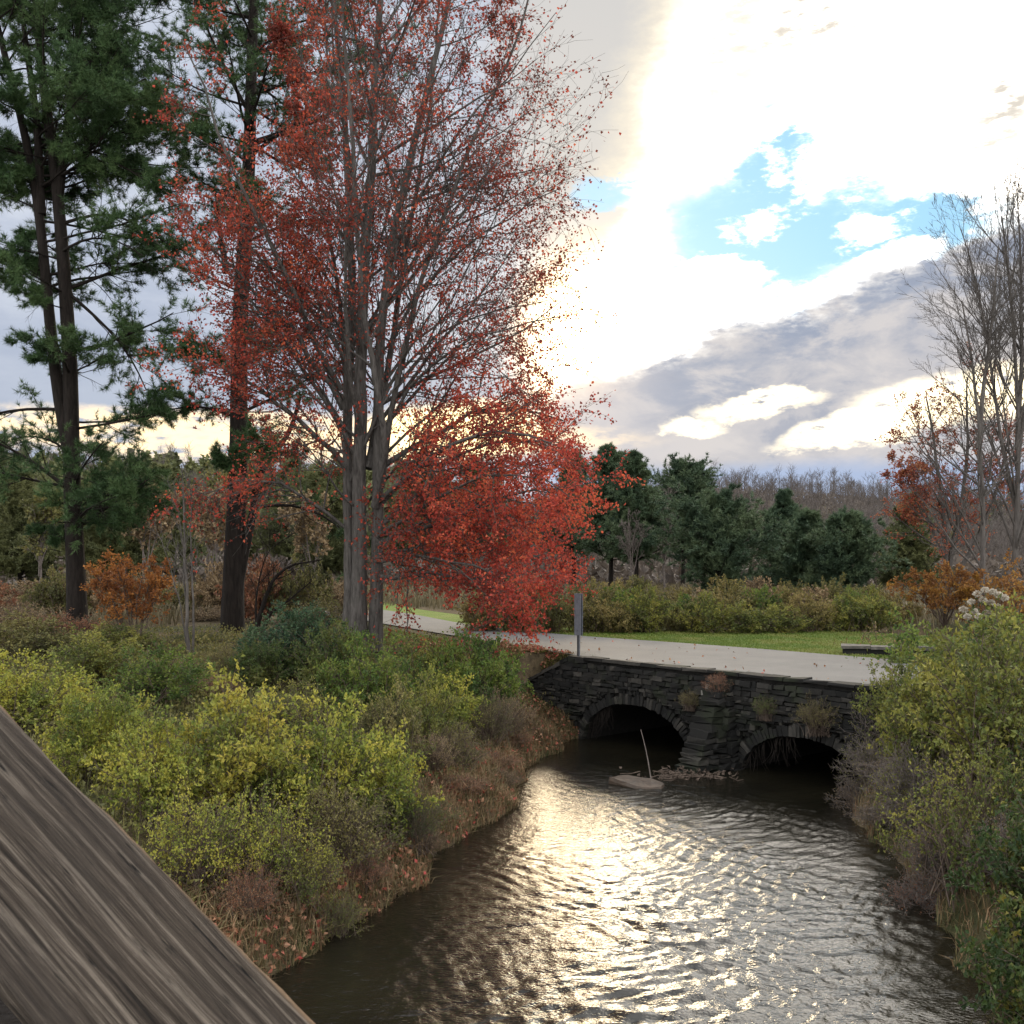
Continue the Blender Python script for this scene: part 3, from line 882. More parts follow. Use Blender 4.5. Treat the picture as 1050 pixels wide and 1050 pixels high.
# ------------------------------------------------------------------ red maple
def make_maple():
    rng = np.random.default_rng(21)
    Y0 = 27.0
    base = np.array([-4.0, Y0, gz(-4.0, Y0)])
    t_ = thing('red_maple_tree', 'tall multi-stemmed maple with red leaves and grey trunks before the road bend', 'tree', tuple(base))
    C = lambda px, py, dy=0.0: pt(px, py, Y0) + np.array([0, dy, 0])
    stems = [
        ([C(357, 668, .1), C(356, 560, .2), C(353, 440, .3), C(356, 300, .5), C(350, 150, .6), C(335, 0, .8), C(325, -150, 1)], .17),
        ([C(368, 670, -.1), C(368, 560), C(371, 430), C(375, 300), C(384, 180), C(392, 40), C(402, -170)], .22),
        ([C(384, 668, .1), C(387, 540, .1), C(389, 430, .0), C(391, 330, -.1), C(412, 210, -.2), C(446, 90, -.3), C(486, -60, -.4), C(500, -130)], .175),
        ([C(366, 668, .5), C(362, 560, .9), C(347, 400, 1.3), C(338, 260, 1.7), C(305, 120, 2.1), C(285, -40, 2.4)], .10),
        ([C(390, 500, 0), C(402, 420, -.5), C(430, 300, -1.0), C(470, 190, -1.3), C(520, 80, -1.6), C(545, -10, -1.8)], .085),
        ([C(377, 480, .2), C(398, 340, .9), C(420, 200, 1.3), C(440, 60, 1.7), C(452, -90, 2.0)], .10),
        ([C(385, 520, -.1), C(400, 455, -.9), C(380, 330, -1.7), C(372, 190, -2.1), C(360, 50, -2.4), C(366, -60, -2.6)], .09),
    ]
    n = 28
    P0 = np.stack([poly(s, n) for s, _ in stems]); 
    P0[:, 1:] += np.cumsum(rng.normal(0, 0.018, P0[:, 1:].shape), axis=1) * np.array([1, 1, .3])
    R0 = np.stack([r * np.linspace(1, 0.22, n) * (1 + 0.35 * np.exp(-np.arange(n) / 1.2)) for _, r in stems])
    zr = np.array([1.7, 2.6, 3.4, 4.6, 6.0, 8.0, 10., 12, 14, 17, 21, 25])
    RR = np.array([3.4, 4.6, 5.5, 6.0, 6.0, 5.7, 5.6, 5.4, 5.1, 4.4, 3.2, 1.5])
    RL = np.array([1.0, 1.2, 1.6, 2.5, 3.2, 3.5, 3.6, 3.8, 3.8, 3.6, 2.8, 1.5])
    ctr = base[:2]
    def env(p):
        dx, dy = p[..., 0] - ctr[0], p[..., 1] - ctr[1]
        w = 0.5 + 0.5 * dx / np.maximum(np.hypot(dx, dy), .1)
        r = np.interp(p[..., 2], zr, RR) * w + np.interp(p[..., 2], zr, RL) * (1 - w)
        return r, np.hypot(dx, dy)
    def ln(frac, lo, hi):
        def f(b, d, t, idx):
            pr = b + d * 2.5; r, _ = env(pr); _, h = env(b)
            hz = np.maximum(np.linalg.norm(d[:, :2], axis=1), 0.35)
            return np.clip(frac * (r - h) / hz, lo, hi)
        return f
    cnt = [22, 32, 30, 20, 20, 22, 22]
    P1_, R1_ = sprout(P0, R0, rng, cnt, .17, .98, (28, 70), ln(1.0, .8, 7.0), 9, .09, .035, .45, .0105, 1.0, .16)
    # low heavy limbs reaching over the road on the right, and across the pine on the left
    low = [([C(395, 400), C(440, 340, .5), C(500, 310, .8), C(568, 296, 1)], .05), ([C(402, 350), C(450, 280, -.8), C(510, 240, -1.2), C(570, 212, -1.5)], .05),
           ([C(393, 440), C(440, 380, -1), C(500, 352, -1.6), C(570, 345, -2)], .05), ([C(425, 250), C(460, 170, .6), C(510, 120, .9), C(562, 85, 1)], .04), ([C(396, 390), C(440, 310, 1.6), C(500, 270, 2.4), C(564, 262, 2.8)], .045),
           ([C(388, 520), C(430, 480, .4), C(480, 462, .2), C(530, 450, -.4), C(574, 456, -.8)], .07),
           ([C(388, 550), C(430, 530, -1.6), C(480, 500, -2.6), C(535, 485, -3.4), C(576, 520, -3.6)], .06),
           ([C(388, 550), C(430, 535, .6), C(480, 515, 1.0), C(535, 535, 1.2), C(578, 552, 1.2)], .06),
           ([C(385, 560), C(440, 545, -.8), C(495, 525, -1.5), C(540, 500, -2.0), C(576, 506, -2.2)], .085),
           ([C(386, 590), C(420, 590, -.4), C(470, 590, -1.2), C(515, 595, -1.6), C(540, 612, -1.8)], .06),
           ([C(390, 480), C(440, 440, .3), C(500, 415, .6), C(535, 408, .9), C(580, 425, 1.0)], .09),
           ([C(388, 540), C(430, 500, 1.0), C(480, 470, 1.8), C(530, 458, 2.4), C(570, 474, 2.6)], .085),
           ([C(388, 515), C(430, 485, -1.2), C(480, 455, -2.4), C(528, 452, -3.0), C(565, 472, -3.2)], .08),
           ([C(386, 575), C(425, 560, .8), C(470, 555, 1.6), C(525, 562, 2.0), C(572, 580, 2.2)], .07),
           ([C(386, 575), C(425, 570, -1.5), C(470, 570, -2.6), C(512, 580, -3.0), C(535, 598, -3.1)], .06),
           ([C(355, 480), C(320, 440, -.6), C(280, 405, -1.2), C(245, 385, -1.8), C(226, 390, -2)], .08),
           ([C(352, 420), C(310, 350, -.8), C(265, 300, -1.6), C(238, 270, -2.2), C(222, 262, -2.4)], .08),
           ([C(352, 540), C(310, 500, -.8), C(275, 492, -1.4), C(245, 500, -1.9), C(235, 515, -2.0)], .055),
           ([C(350, 400), C(300, 290, -1.2), C(255, 200, -2.0), C(238, 130, -2.4), C(222, 90, -2.5)], .08)]
    PL = np.stack([poly(s, 9) for s, _ in low]); RL_ = np.stack([r * np.linspace(1, .2, 9) for _, r in low])
    PL[:, 1:] += rng.normal(0, .05, PL[:, 1:].shape)
    P2, R2 = sprout(P1_, R1_, rng, 9, .2, .98, (22, 60), lambda b, d, t, i: np.clip(.55 * np.linalg.norm(P1_[i, -1] - P1_[i, 0], axis=1) * (1.15 - .6 * t), .35, 2.6), 6, .12, .03, .55, .009, 1, .25)
    PL2, RL2 = sprout(PL, RL_, rng, 30, .15, 1, (25, 75), lambda b, d, t, i: np.full(len(b), 1.8) * (1.2 - .4 * t), 6, .13, .0, .5, .014, .75, .25)
    P2 = np.concatenate([P2, PL2]); R2 = np.concatenate([R2, RL2])
    P3, R3 = sprout(P2, R2, rng, 7, .2, 1, (20, 60), lambda b, d, t, i: np.clip(.5 * np.linalg.norm(P2[i, -1] - P2[i, 0], axis=1), .22, .9), 4, .16, .03, .6, .010, 1, .4, .0045)
    inv = -base
    mb = MB(); mb.add(*tubes(P0 + inv, R0, 9)); link('trunk', mb.build('trunk', M['bark_maple'], True), t_)
    mb = MB()
    for P, R, k in ((P1_, R1_, 5), (PL, RL_, 6), (P2, R2, 4), (P3, R3, 3)): mb.add(*tubes(P + inv, R, k))
    link('limbs', mb.build('limbs', M['bark_maple'], True), t_)
    # leaves
    c3, a3 = along(P3, rng, 20, .15, 1.05)
    c2, a2 = along(P2, rng, 12, .3, 1.0)
    Cc = np.concatenate([c3, c2]); Aa = np.concatenate([a3, a2])
    px = 525 + FPX * Cc[:, 0] / Cc[:, 1]; py = HOR - (Cc[:, 2] - HC) / Cc[:, 1] * FPX
    dens = 0.09 + 0.07 * sstep(py, 120, 260) + 0.26 * sstep(py, 330, 420) * sstep(px, 380, 430) + .42 * sstep(py, 430, 515) * sstep(px, 385, 430)
    dens = np.maximum(dens, 0.36 * sstep(px, 385, 300) * sstep(py, 545, 470))
    dens = np.maximum(dens, 0.22 * sstep(py, 200, 380))
    dens = np.maximum(dens, .13 * sstep(px, 440, 360))
    dens = np.maximum(dens, .20 * sstep(px, 430, 490) * sstep(py, 180, 300))
    clump = np.sin(Cc[:, 0] * 2.3 + 1.3 * np.sin(Cc[:, 2] * 1.9)) * np.sin(Cc[:, 2] * 2.7 + Cc[:, 1] * 1.1) * .5 + .5
    dens *= (.35 + 1.3 * clump) * 1.7
    tw = np.concatenate([np.repeat(rng.uniform(.2, 1.6, len(P3)), 20), np.repeat(rng.uniform(.2, 1.6, len(P2)), 12)])
    keep = rng.uniform(size=len(Cc)) < dens * tw
    Cc, Aa, px, py = Cc[keep], Aa[keep], px[keep], py[keep]
    Cc = Cc + rng.normal(0, .06, Cc.shape)
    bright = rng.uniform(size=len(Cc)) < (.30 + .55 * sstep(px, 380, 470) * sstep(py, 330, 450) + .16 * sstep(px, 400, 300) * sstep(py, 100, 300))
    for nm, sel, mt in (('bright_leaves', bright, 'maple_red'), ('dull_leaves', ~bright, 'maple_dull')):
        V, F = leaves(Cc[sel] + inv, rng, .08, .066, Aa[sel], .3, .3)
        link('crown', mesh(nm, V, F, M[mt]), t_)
    print('maple leaves', len(Cc), 'twigs', len(P3))
make_maple()

# ------------------------------------------------------------------ white pines
def pine(name, label, base, stems, cnt, t0, t1, env, seed, mat='pine', bark='bark_pine', tuft=8, nl=.2, nw=.017, dens=1.0, droop=-.01, group=None, sector=None, k1=15, extra=None, spread=1.15, pad=2.0):
    rng = np.random.default_rng(seed)
    t_ = thing(name, label, 'tree', tuple(base), 0, group)
    n = 20
    P0 = np.stack([poly(s, n) for s, _ in stems]); R0 = np.stack([r * np.linspace(1, .3, n) * (1 + .15 * np.exp(-np.arange(n) / .9)) for _, r in stems])
    def ln(b, d, t, idx):
        az = np.arctan2(d[:, 0], d[:, 1]); return env(b[:, 2], az)
    P1_, R1_ = sprout(P0, R0, rng, cnt, t0, t1, (62, 95), ln, 8, .07, .03, .32, .016, .35, .25)
    if sector is not None:
        k = sector(P1_, rng); P1_, R1_ = P1_[k], R1_[k]
    if extra:
        PE = np.stack([poly(s, 8) for s, _ in extra]); RE = np.stack([r * np.linspace(1, .3, 8) for _, r in extra])
        P1_ = np.concatenate([P1_, PE]); R1_ = np.concatenate([R1_, RE])
    Lb = np.linalg.norm(P1_[:, -1] - P1_[:, 0], axis=1)
    P2, R2 = sprout(P1_, R1_, rng, k1, .18, 1, (25, 70), lambda b, d, t, i: np.clip(.42 * Lb[i] * (1.2 - .6 * t), .25, 1.5), 5, .12, .035, .5, .012, .45, .3, .006)
    P3, R3 = sprout(P2, R2, rng, 5, .25, 1, (20, 60), lambda b, d, t, i: np.clip(.45 * np.linalg.norm(P2[i, -1] - P2[i, 0], axis=1), .15, .5), 3, .12, .06, .6, .012, .6, .4, .004)
    inv = -np.asarray(base)
    link('trunk', MB().add(*tubes(P0 + inv, R0, 10)).build('trunk', M[bark], True), t_)
    mb = MB()
    for P, R, k in ((P1_, R1_, 5), (P2, R2, 4), (P3, R3, 3)): mb.add(*tubes(P + inv, R, k))
    link('branches', mb.build('branches', M[bark], True), t_)
    # foliage pads: whole sprays keep or lose their needles
    keep2 = rng.uniform(size=len(P2)) < dens
    m3 = np.repeat(keep2, 5)
    c3, a3 = along(P3[m3], rng, int(4 * pad), .25, 1.05); c2, a2 = along(P2[keep2], rng, int(4 * pad), .5, 1.05)
    Cc = np.concatenate([c3, c2]); Aa = np.concatenate([a3, a2]); Aa = unit(Aa + np.array([0, 0, .35]))
    V, F = needles(Cc + inv, Aa, rng, tuft, nl, nw, spread)
    link('crown', mesh('crown', V, F, M[mat]), t_)
    print(name, len(Cc) * tuft)
    return t_

def make_pines():
    # twin-trunked pine at the left edge
    Y = 32.0; C = lambda px, py, dy=0.0: pt(px, py, Y) + np.array([0, dy, 0])
    b = C(80, 655); b[2] = gz(b[0], b[1]) - .05
    stems = [([b, C(77, 560), C(72, 470), C(74, 400), C(66, 280), C(58, 180), C(40, 60), C(34, -80)], .30),
             ([C(73, 470), C(60, 410), C(50, 320), C(40, 210), C(22, 120), C(-5, 20), C(-25, -90)], .2),
             ([C(60, 200), C(72, 110), C(82, 20), C(86, -90)], .14), ([C(42, 220), C(38, 120), C(24, 30), C(20, -80)], .14)]
    def env(z, az):
        r = np.interp(z, [3, 5, 7.5, 10, 13, 17, 22], [2.2, 3.6, 3.2, 3.5, 4.2, 4.4, 3.5])
        return r * (.75 + .25 * np.sin(az))
    def sect(P, rng):
        m = P[:, -1]; z = m[:, 2]
        p = np.interp(z, [3, 5.5, 7, 8.5, 10, 12, 22], [.6, .95, .9, .75, .85, 1, 1])
        return rng.uniform(size=len(P)) < p
    ex = [([C(75, 500), C(45, 495, -.5), C(10, 485, -1), C(-20, 480, -1.4)], .05), ([C(75, 520), C(105, 525, -.6), C(135, 520, -1.2), C(160, 512, -1.6)], .05), ([C(75, 470), C(50, 450, .6), C(15, 440, 1), C(-25, 450, 1.4)], .05),
          ([C(60, 260), C(100, 250, -.8), C(140, 260, -1.4), C(168, 280, -1.8)], .05), ([C(60, 180), C(110, 165, -.4), C(145, 185, -.8), C(165, 200, -1)], .05), ([C(60, 90), C(110, 60, -.4), C(145, 55, -.8), C(165, 70, -1)], .05),
          ([C(70, 300), C(110, 335), C(135, 365), C(150, 400)], .06), ([C(68, 500), C(30, 470), C(0, 455), C(-30, 440)], .07),
          ([C(64, 420), C(20, 418), C(-30, 430), C(-60, 440)], .06), ([C(74, 515), C(110, 505), C(150, 512), C(172, 520)], .05),
          ([C(75, 440), C(110, 435), C(145, 428), C(170, 422)], .05), ([C(66, 130), C(120, 100), C(165, 110), C(180, 130)], .07), ([C(62, 230), C(110, 215), C(150, 235), C(172, 250)], .06)]
    pine('white_pine_tree', 'big dark green pine forking into two trunks, tallest at the left edge', b, stems, [46, 34, 22, 22], .12, .98, env, 31, sector=sect, extra=ex, dens=.8)
    # single pine partly behind the maple
    Y = 33.5; b = C(238, 660); b[2] = gz(b[0], b[1]) - .05
    stems = [([b, C(240, 560), C(246, 470), C(244, 380), C(248, 280), C(256, 180), C(257, 80), C(262, -40), C(268, -150)], .35),
             ([C(238, 645), C(246, 590), C(259, 530), C(265, 480), C(285, 462), C(300, 440), C(308, 405)], .19),
             ([C(232, 280), C(226, 240), C(222, 205), C(221, 196)], .11)]
    def env2(z, az):
        r = np.interp(z, [5, 7, 9, 12, 15, 18, 23], [1.5, 2.6, 3.4, 2.6, 3.2, 4.4, 4.2])
        return r * (.85 + .15 * np.sin(az))
    def sect2(P, rng):
        m = P[:, -1]; z = m[:, 2]
        p = np.interp(z, [4, 6, 8, 10, 12.5, 14, 16, 22], [.15, .5, .9, .85, .7, .7, .95, 1])
        return rng.uniform(size=len(P)) < p
    ex = [([C(246, 430), C(210, 415), C(175, 418), C(150, 430)], .05), ([C(246, 375), C(205, 350), C(175, 345), C(155, 350)], .05), ([C(252, 110), C(225, 60), C(205, 10), C(190, -20)], .07),
          ([C(252, 180), C(215, 145), C(180, 128), C(160, 120)], .06), ([C(246, 300), C(205, 278), C(170, 272), C(152, 270)], .035),
          ([C(262, 520), C(300, 515), C(340, 530), C(372, 565)], .06), ([C(256, 160), C(310, 120), C(360, 100), C(400, 90)], .07), ([C(256, 60), C(310, 30), C(370, 40), C(410, 60)], .07), ([C(250, 250), C(310, 220), C(360, 230), C(400, 250)], .06)]
    pine('white_pine_tree', 'tall dark pine standing close behind the red maple, trunk thick and straight', b, stems, [60, 3, 4], .2, .98, env2, 47, sector=sect2, extra=ex, dens=.78)
make_pines()

# ------------------------------------------------------------------ bare and small trees
def twig_tree(name, label, base, stems, levels, seed, bark='bark_grey', leaf=None, group=None, cat='tree', leafn=6, leafs=.09, leaf_sel=None, fine=.006, part='trunk'):
    """levels: list of (num, t0, t1, angle, frac, up)"""
    rng = np.random.default_rng(seed); base = np.asarray(base, float)
    t_ = thing(name, label, cat, tuple(base), 0, group)
    n = 14
    P = np.stack([poly(s, n) for s, _ in stems]); P[:, 1:] += np.cumsum(rng.normal(0, .02, P[:, 1:].shape), 1)
    R = np.stack([r * np.linspace(1, .2, n) for _, r in stems])
    link(part, MB().add(*tubes(P - base, R, 7)).build(part, M[bark], True), t_)
    mb = MB(); last = (P, R)
    for li, (num, t0, t1, ang, frac, up) in enumerate(levels):
        Lp = np.linalg.norm(last[0][:, -1] - last[0][:, 0], axis=1)
        Q, RQ = sprout(last[0], last[1], rng, num, t0, t1, ang, lambda b, d, t, i: frac * Lp[i] * (1.25 - .75 * t), 6 - min(li, 2), .1, up, .5, .013, 1, .3, fine)
        mb.add(*tubes(Q - base, RQ, 4 if li == 0 else 3)); last = (Q, RQ)
    link('branches', mb.build('branches', M[bark], True), t_)
    if leaf:
        Cc, Aa = along(last[0], rng, leafn, .1, 1.05)
        if leaf_sel is not None:
            k = leaf_sel(Cc, rng); Cc, Aa = Cc[k], Aa[k]
        V, F = leaves(Cc - base + rng.normal(0, .03, Cc.shape), rng, leafs, leafs * .75, Aa, .3, .3)
        link('crown', mesh('crown', V, F, M[leaf]), t_)
    return t_

def make_right_trees():
    Y = 36.0; C = lambda px, py, dy=0.0: pt(px, py, Y) + np.array([0, dy, 0])
    b = C(1006, 640); b[2] = gz(b[0], b[1])
    twig_tree('bare_tree', 'slim bare grey tree with a straight trunk right of the meadow', b,
              [([b, C(1005, 540), C(1003, 460), C(1000, 400), C(992, 345), C(985, 310)], .12), ([C(1003, 460), C(1012, 380), C(1020, 310), C(1024, 250)], .09)],
              [(30, .3, .98, (25, 60), .30, .08), (9, .2, 1, (20, 50), .45, .06), (5, .2, 1, (20, 50), .5, .05)], 61)
    Y = 38.0; b = C(1042, 640); b[2] = gz(b[0], b[1])
    twig_tree('bare_tree', 'tallest bare tree, many upswept grey branches, at the right edge of the photo', b,
              [([b, C(1040, 560), C(1043, 460), C(1040, 360), C(1034, 290), C(1026, 225)], .14), ([C(1043, 480), C(1056, 380), C(1062, 280), C(1060, 210)], .09),
               ([C(1041, 520), C(1024, 430), C(1012, 350), C(1000, 280), C(985, 235)], .08), ([C(1043, 460), C(1050, 350), C(1046, 260), C(1044, 205)], .1)],
              [(30, .25, .98, (18, 45), .36, .1), (10, .2, 1, (18, 45), .42, .08), (5, .2, 1, (18, 45), .5, .06)], 62)
    Y = 40.0; b = C(975, 630); b[2] = gz(b[0], b[1])
    def sel(Cc, rng):
        px = 525 + FPX * Cc[:, 0] / Cc[:, 1]; py = HOR - (Cc[:, 2] - HC) / Cc[:, 1] * FPX
        return rng.uniform(size=len(Cc)) < np.where(py > 440, .55, .36)
    twig_tree('red_leaved_tree', 'half-bare tree with dull red leaves between the meadow and the bare trees', b,
              [([b, C(970, 560), C(962, 500), C(955, 450), C(948, 410)], .14), ([C(972, 590), C(985, 520), C(992, 450), C(990, 390)], .12), ([C(972, 580), C(950, 530), C(935, 500), C(925, 480)], .08), ([C(975, 600), C(1010, 540), C(1030, 480), C(1040, 420)], .1)],
              [(20, .2, .98, (30, 75), .36, .02), (8, .2, 1, (25, 60), .45, .0), (4, .2, 1, (20, 60), .5, 0)], 63, 'bark_grey', 'rust_red', leafn=10, leafs=.09, leaf_sel=sel)
    # amber undergrowth trees
    for i, (px, top, Yd, lab) in enumerate(((968, 575, 36.5, 'low amber and rust coloured bush left of the slim bare trunk'), (1028, 582, 35.0, 'bright golden amber bush right of the slim bare trunk'))):
        Y = Yd; b = C(px, 640); b[2] = gz(b[0], b[1])
        st = [([b + [0, 0, 0], C(px + dx * .5, 610, dy), C(px + dx, top + 12 + abs(dx) * .3, dy * 1.5)], .035) for dx, dy in zip((-38, -25, -12, 0, 10, 22, 34, 5, -18), (.3, -.8, .6, -.4, .8, -.5, .2, -1, .9))]
        twig_tree('amber_bush', lab, b, st, [(9, .2, .98, (25, 60), .45, .02), (5, .2, 1, (20, 55), .5, 0)], 65 + i, 'twig', 'amber', cat='bush', leafn=9, leafs=.11, part='stems')

def make_left_small():
    Y = 27.0; C = lambda px, py, dy=0.0: pt(px, py, Y) + np.array([0, dy, 0])
    b = C(137, 690); b[2] = gz(b[0], b[1])
    st = [([b + [dx * .006, dy * .3, 0], C(137 + dx * .35, 645), C(136 + dx * .8, 605), C(136 + dx, 568 + abs(dx) * .5, dy)], .03) for dx, dy in zip((-38, -26, -14, -4, 8, 18, 29, 36, -30), (.2, -.7, .5, -.9, .8, -.1, .5, -.6, .9))]
    twig_tree('orange_tree', 'small round tree with orange leaves between the two big pines', b, st, [(14, .25, .98, (25, 65), .26, .03), (5, .2, 1, (20, 55), .5, 0)], 71, 'twig', 'orange', leafn=8, leafs=.075)
    Y = 25.0; b = C(194, 700); b[2] = gz(b[0], b[1])
    st = [([b, C(194, 640), C(192, 570), C(190, 520), C(188, 478)], .05), ([b + [.05, .1, 0], C(197, 600), C(197, 530), C(199, 482)], .035), ([b + [-.05, .1, 0], C(190, 600), C(186, 540), C(178, 490)], .03), ([b + [0, .15, 0], C(184, 610), C(172, 570), C(158, 535)], .025)]
    twig_tree('bare_sapling', 'thin bare sapling with several upright stems between the two big pines', b, st, [(12, .35, .98, (20, 50), .22, .06), (5, .2, 1, (20, 50), .45, .04)], 72, 'bark_grey')
    Y = 30.0; b = C(262, 668); b[2] = gz(b[0], b[1])
    st = [([b, C(268, 620), C(280, 590), C(300, 575), C(330, 570)], .09), ([b + [.1, .2, 0], C(275, 630), C(295, 615), C(318, 600)], .06), ([b + [0, .2, 0], C(262, 610), C(275, 560), C(300, 545)], .04)]
    twig_tree('crooked_tree', 'small crooked bare tree leaning right beside the thick pine trunk', b, st, [(14, .3, .98, (25, 70), .4, .02), (6, .2, 1, (20, 60), .5, .0)], 73, 'bark_pine')

make_right_trees()
make_left_small()

# ------------------------------------------------------------------ trees beyond the meadow
def far_conifer(name, label, px, top, Y, halfw, seed, mat, shape='cone', low=.1, group=None):
    rng = np.random.default_rng(seed)
    b = pt(px, 600, Y); b[2] = gz(b[0], Y); H = HC + (HOR - top) / FPX * Y - b[2]; w = halfw / FPX * Y
    t_ = thing(name, label, 'tree', tuple(b), 0, group)
    P0 = poly([[0, 0, -.1], [.1, 0, H * .5], [rng.normal(0, .2), 0, H * .97]], 12)[None]; R0 = np.linspace(H * .018, .03, 12)[None]
    link('trunk', MB().add(*tubes(P0, R0, 7)).build('trunk', M['bark_pine'], True), t_)
    n = int(70 + H * 11)
    lo = low
    def ln(bb, d, t, idx):
        if shape == 'cone': f = np.interp(t, [0, .12, .3, .6, .85, 1], [.75, 1.0, .95, .7, .36, .1])
        elif shape == 'round': f = np.interp(t, [0, .15, .45, .7, .9, 1], [.8, 1.0, 1.0, .85, .5, .2])
        else: f = np.interp(t, [0, .3, .5, .7, .9, 1], [.25, .4, .75, 1, .8, .35])
        return np.maximum(f * w * rng.uniform(.6, 1.35, len(t)) * (1 + .2 * np.sin(t * 23 + seed)), .3)
    P1_, R1_ = sprout(P0, R0, rng, n, lo, .99, (55, 88), ln, 6, .08, .05, .3, .014, .5, .25, .01)
    Lb = np.linalg.norm(P1_[:, -1] - P1_[:, 0], axis=1)
    P2, R2 = sprout(P1_, R1_, rng, 11, .12, 1, (25, 65), lambda bb, d, t, i: np.clip(.4 * Lb[i] * (1.2 - .5 * t), .25, 1.3), 4, .12, .05, .5, .012, .6, .3, .008)
    mb = MB(); mb.add(*tubes(P1_, R1_, 4)); link('branches', mb.build('branches', M['bark_pine'], True), t_)
    c2, a2 = along(P2, rng, 12, .1, 1.1)
    V, F = needles(c2, unit(a2 + [0, 0, .3]), rng, 5, .27, .05, .95)
    link('crown', mesh('crown', V, F, M[mat]), t_)
    return t_

def far_bare(name, label, px, top, Y, seed, group=None, spread=.32, leaf=None, leafn=2):
    b = pt(px, 600, Y); b[2] = gz(b[0], Y); H = HC + (HOR - top) / FPX * Y - b[2]
    rng = np.random.default_rng(seed)
    st = [([b, b + [rng.normal(0, .03) * H, 0, H * .5], b + [rng.normal(0, .06) * H, 0, H * .95]], H * .012)]
    for k in range(3):
        dx, dy = rng.normal(0, spread * .5, 2)
        st.append(([b + [0, 0, H * rng.uniform(.2, .4)], b + [dx * H * .5, dy * H * .4, H * .65], b + [dx * H, dy * H, H * rng.uniform(.8, 1)]], H * .007))
    return twig_tree(name, label, b, st, [(14, .3, .98, (25, 55), .32, .08), (6, .2, 1, (20, 50), .45, .05), (3, .2, 1, (20, 50), .5, .05)], seed, 'twig_grey', leaf, group, leafn=leafn, leafs=.22, fine=.012)

def make_far_trees():
    con = [(626, 456, 74, 44, 'cone', 'pine_far', 'tall dark evergreen directly behind the red maple right edge'),
           (652, 462, 70, 40, 'cone', 'pine_far', 'tall dark evergreen second from the maple, above the road sign'),
           (588, 462, 82, 40, 'cone', 'pine_far', 'dark evergreen half hidden behind the maple right foliage'),
           (700, 474, 80, 34, 'top', 'pine_far', 'tall pine with bare lower trunk behind the round evergreen'),
           (733, 508, 60, 50, 'round', 'pine_far', 'broad rounded evergreen, widest one beyond the meadow'),
           (803, 503, 72, 34, 'cone', 'pine_far', 'pointed evergreen rising behind the right-hand evergreen pair'),
           (828, 527, 66, 34, 'cone', 'pine_far', 'smaller evergreen between the pointed and the low one'),
           (866, 530, 62, 34, 'round', 'pine_far', 'low rounded evergreen, last one before the grey hillside'),
           (930, 505, 75, 34, 'cone', 'pine_olive', 'thin olive conifer beside the red-leaved tree')]
    for i, (px, top, Y, hw_, sh, mt, lab) in enumerate(con):
        far_conifer('evergreen_tree', lab, px, top, Y, hw_, 100 + i, mt, sh, .3 if sh == 'top' else (.22 if i < 3 else .05), 'evergreens beyond the meadow')
    lab = ['bare tree standing between the tall evergreens and the round one', 'pale bare tree in front of the tall dark evergreens', 'bare tree close behind the round evergreen']
    for i, (px, top, Y) in enumerate(((682, 498, 70), (648, 525, 62), (690, 492, 84))):
        far_bare('bare_tree', lab[i], px, top, Y, 120 + i, 'bare trees beyond the meadow', leaf=None)
    lft = [(20, 478, 70, 55, 'cone', 'olive pine beyond the left edge meadow, left of the twin pine trunk'),
           (112, 488, 62, 60, 'round', 'pale olive pine seen just right of the twin pine trunk'),
           (165, 476, 85, 50, 'cone', 'olive pine far behind the orange tree'),
           (300, 470, 95, 40, 'cone', 'olive pine behind the crooked tree'),
           (335, 484, 80, 40, 'round', 'olive pine showing left of the maple trunks'),
           (430, 470, 100, 45, 'cone', 'olive pine showing through the maple right of its trunks'),
           (490, 466, 105, 45, 'cone', 'olive pine behind the lower maple leaves')]
    for i, (px, top, Y, hw_, sh, lab) in enumerate(lft):
        far_conifer('olive_pine_tree', lab, px, top, Y, hw_, 140 + i, 'pine_olive', sh, .12, 'olive pines beyond the left field')
    for i, (px, top, Y, lab) in enumerate(((150, 500, 55, 'bare grey tree behind the orange tree'), (212, 490, 60, 'bare grey tree left of the thick pine trunk'), (222, 505, 50, 'short bare tree close to the thick pine trunk'), (40, 505, 52, 'bare tree left of the twin pine trunk'), (320, 510, 58, 'bare grey tree between thick pine and maple'))):
        far_bare('bare_tree', lab, px, top, Y, 160 + i, 'bare trees in the left field', leaf='olive' if i % 2 else 'tan_dry')
make_far_trees()

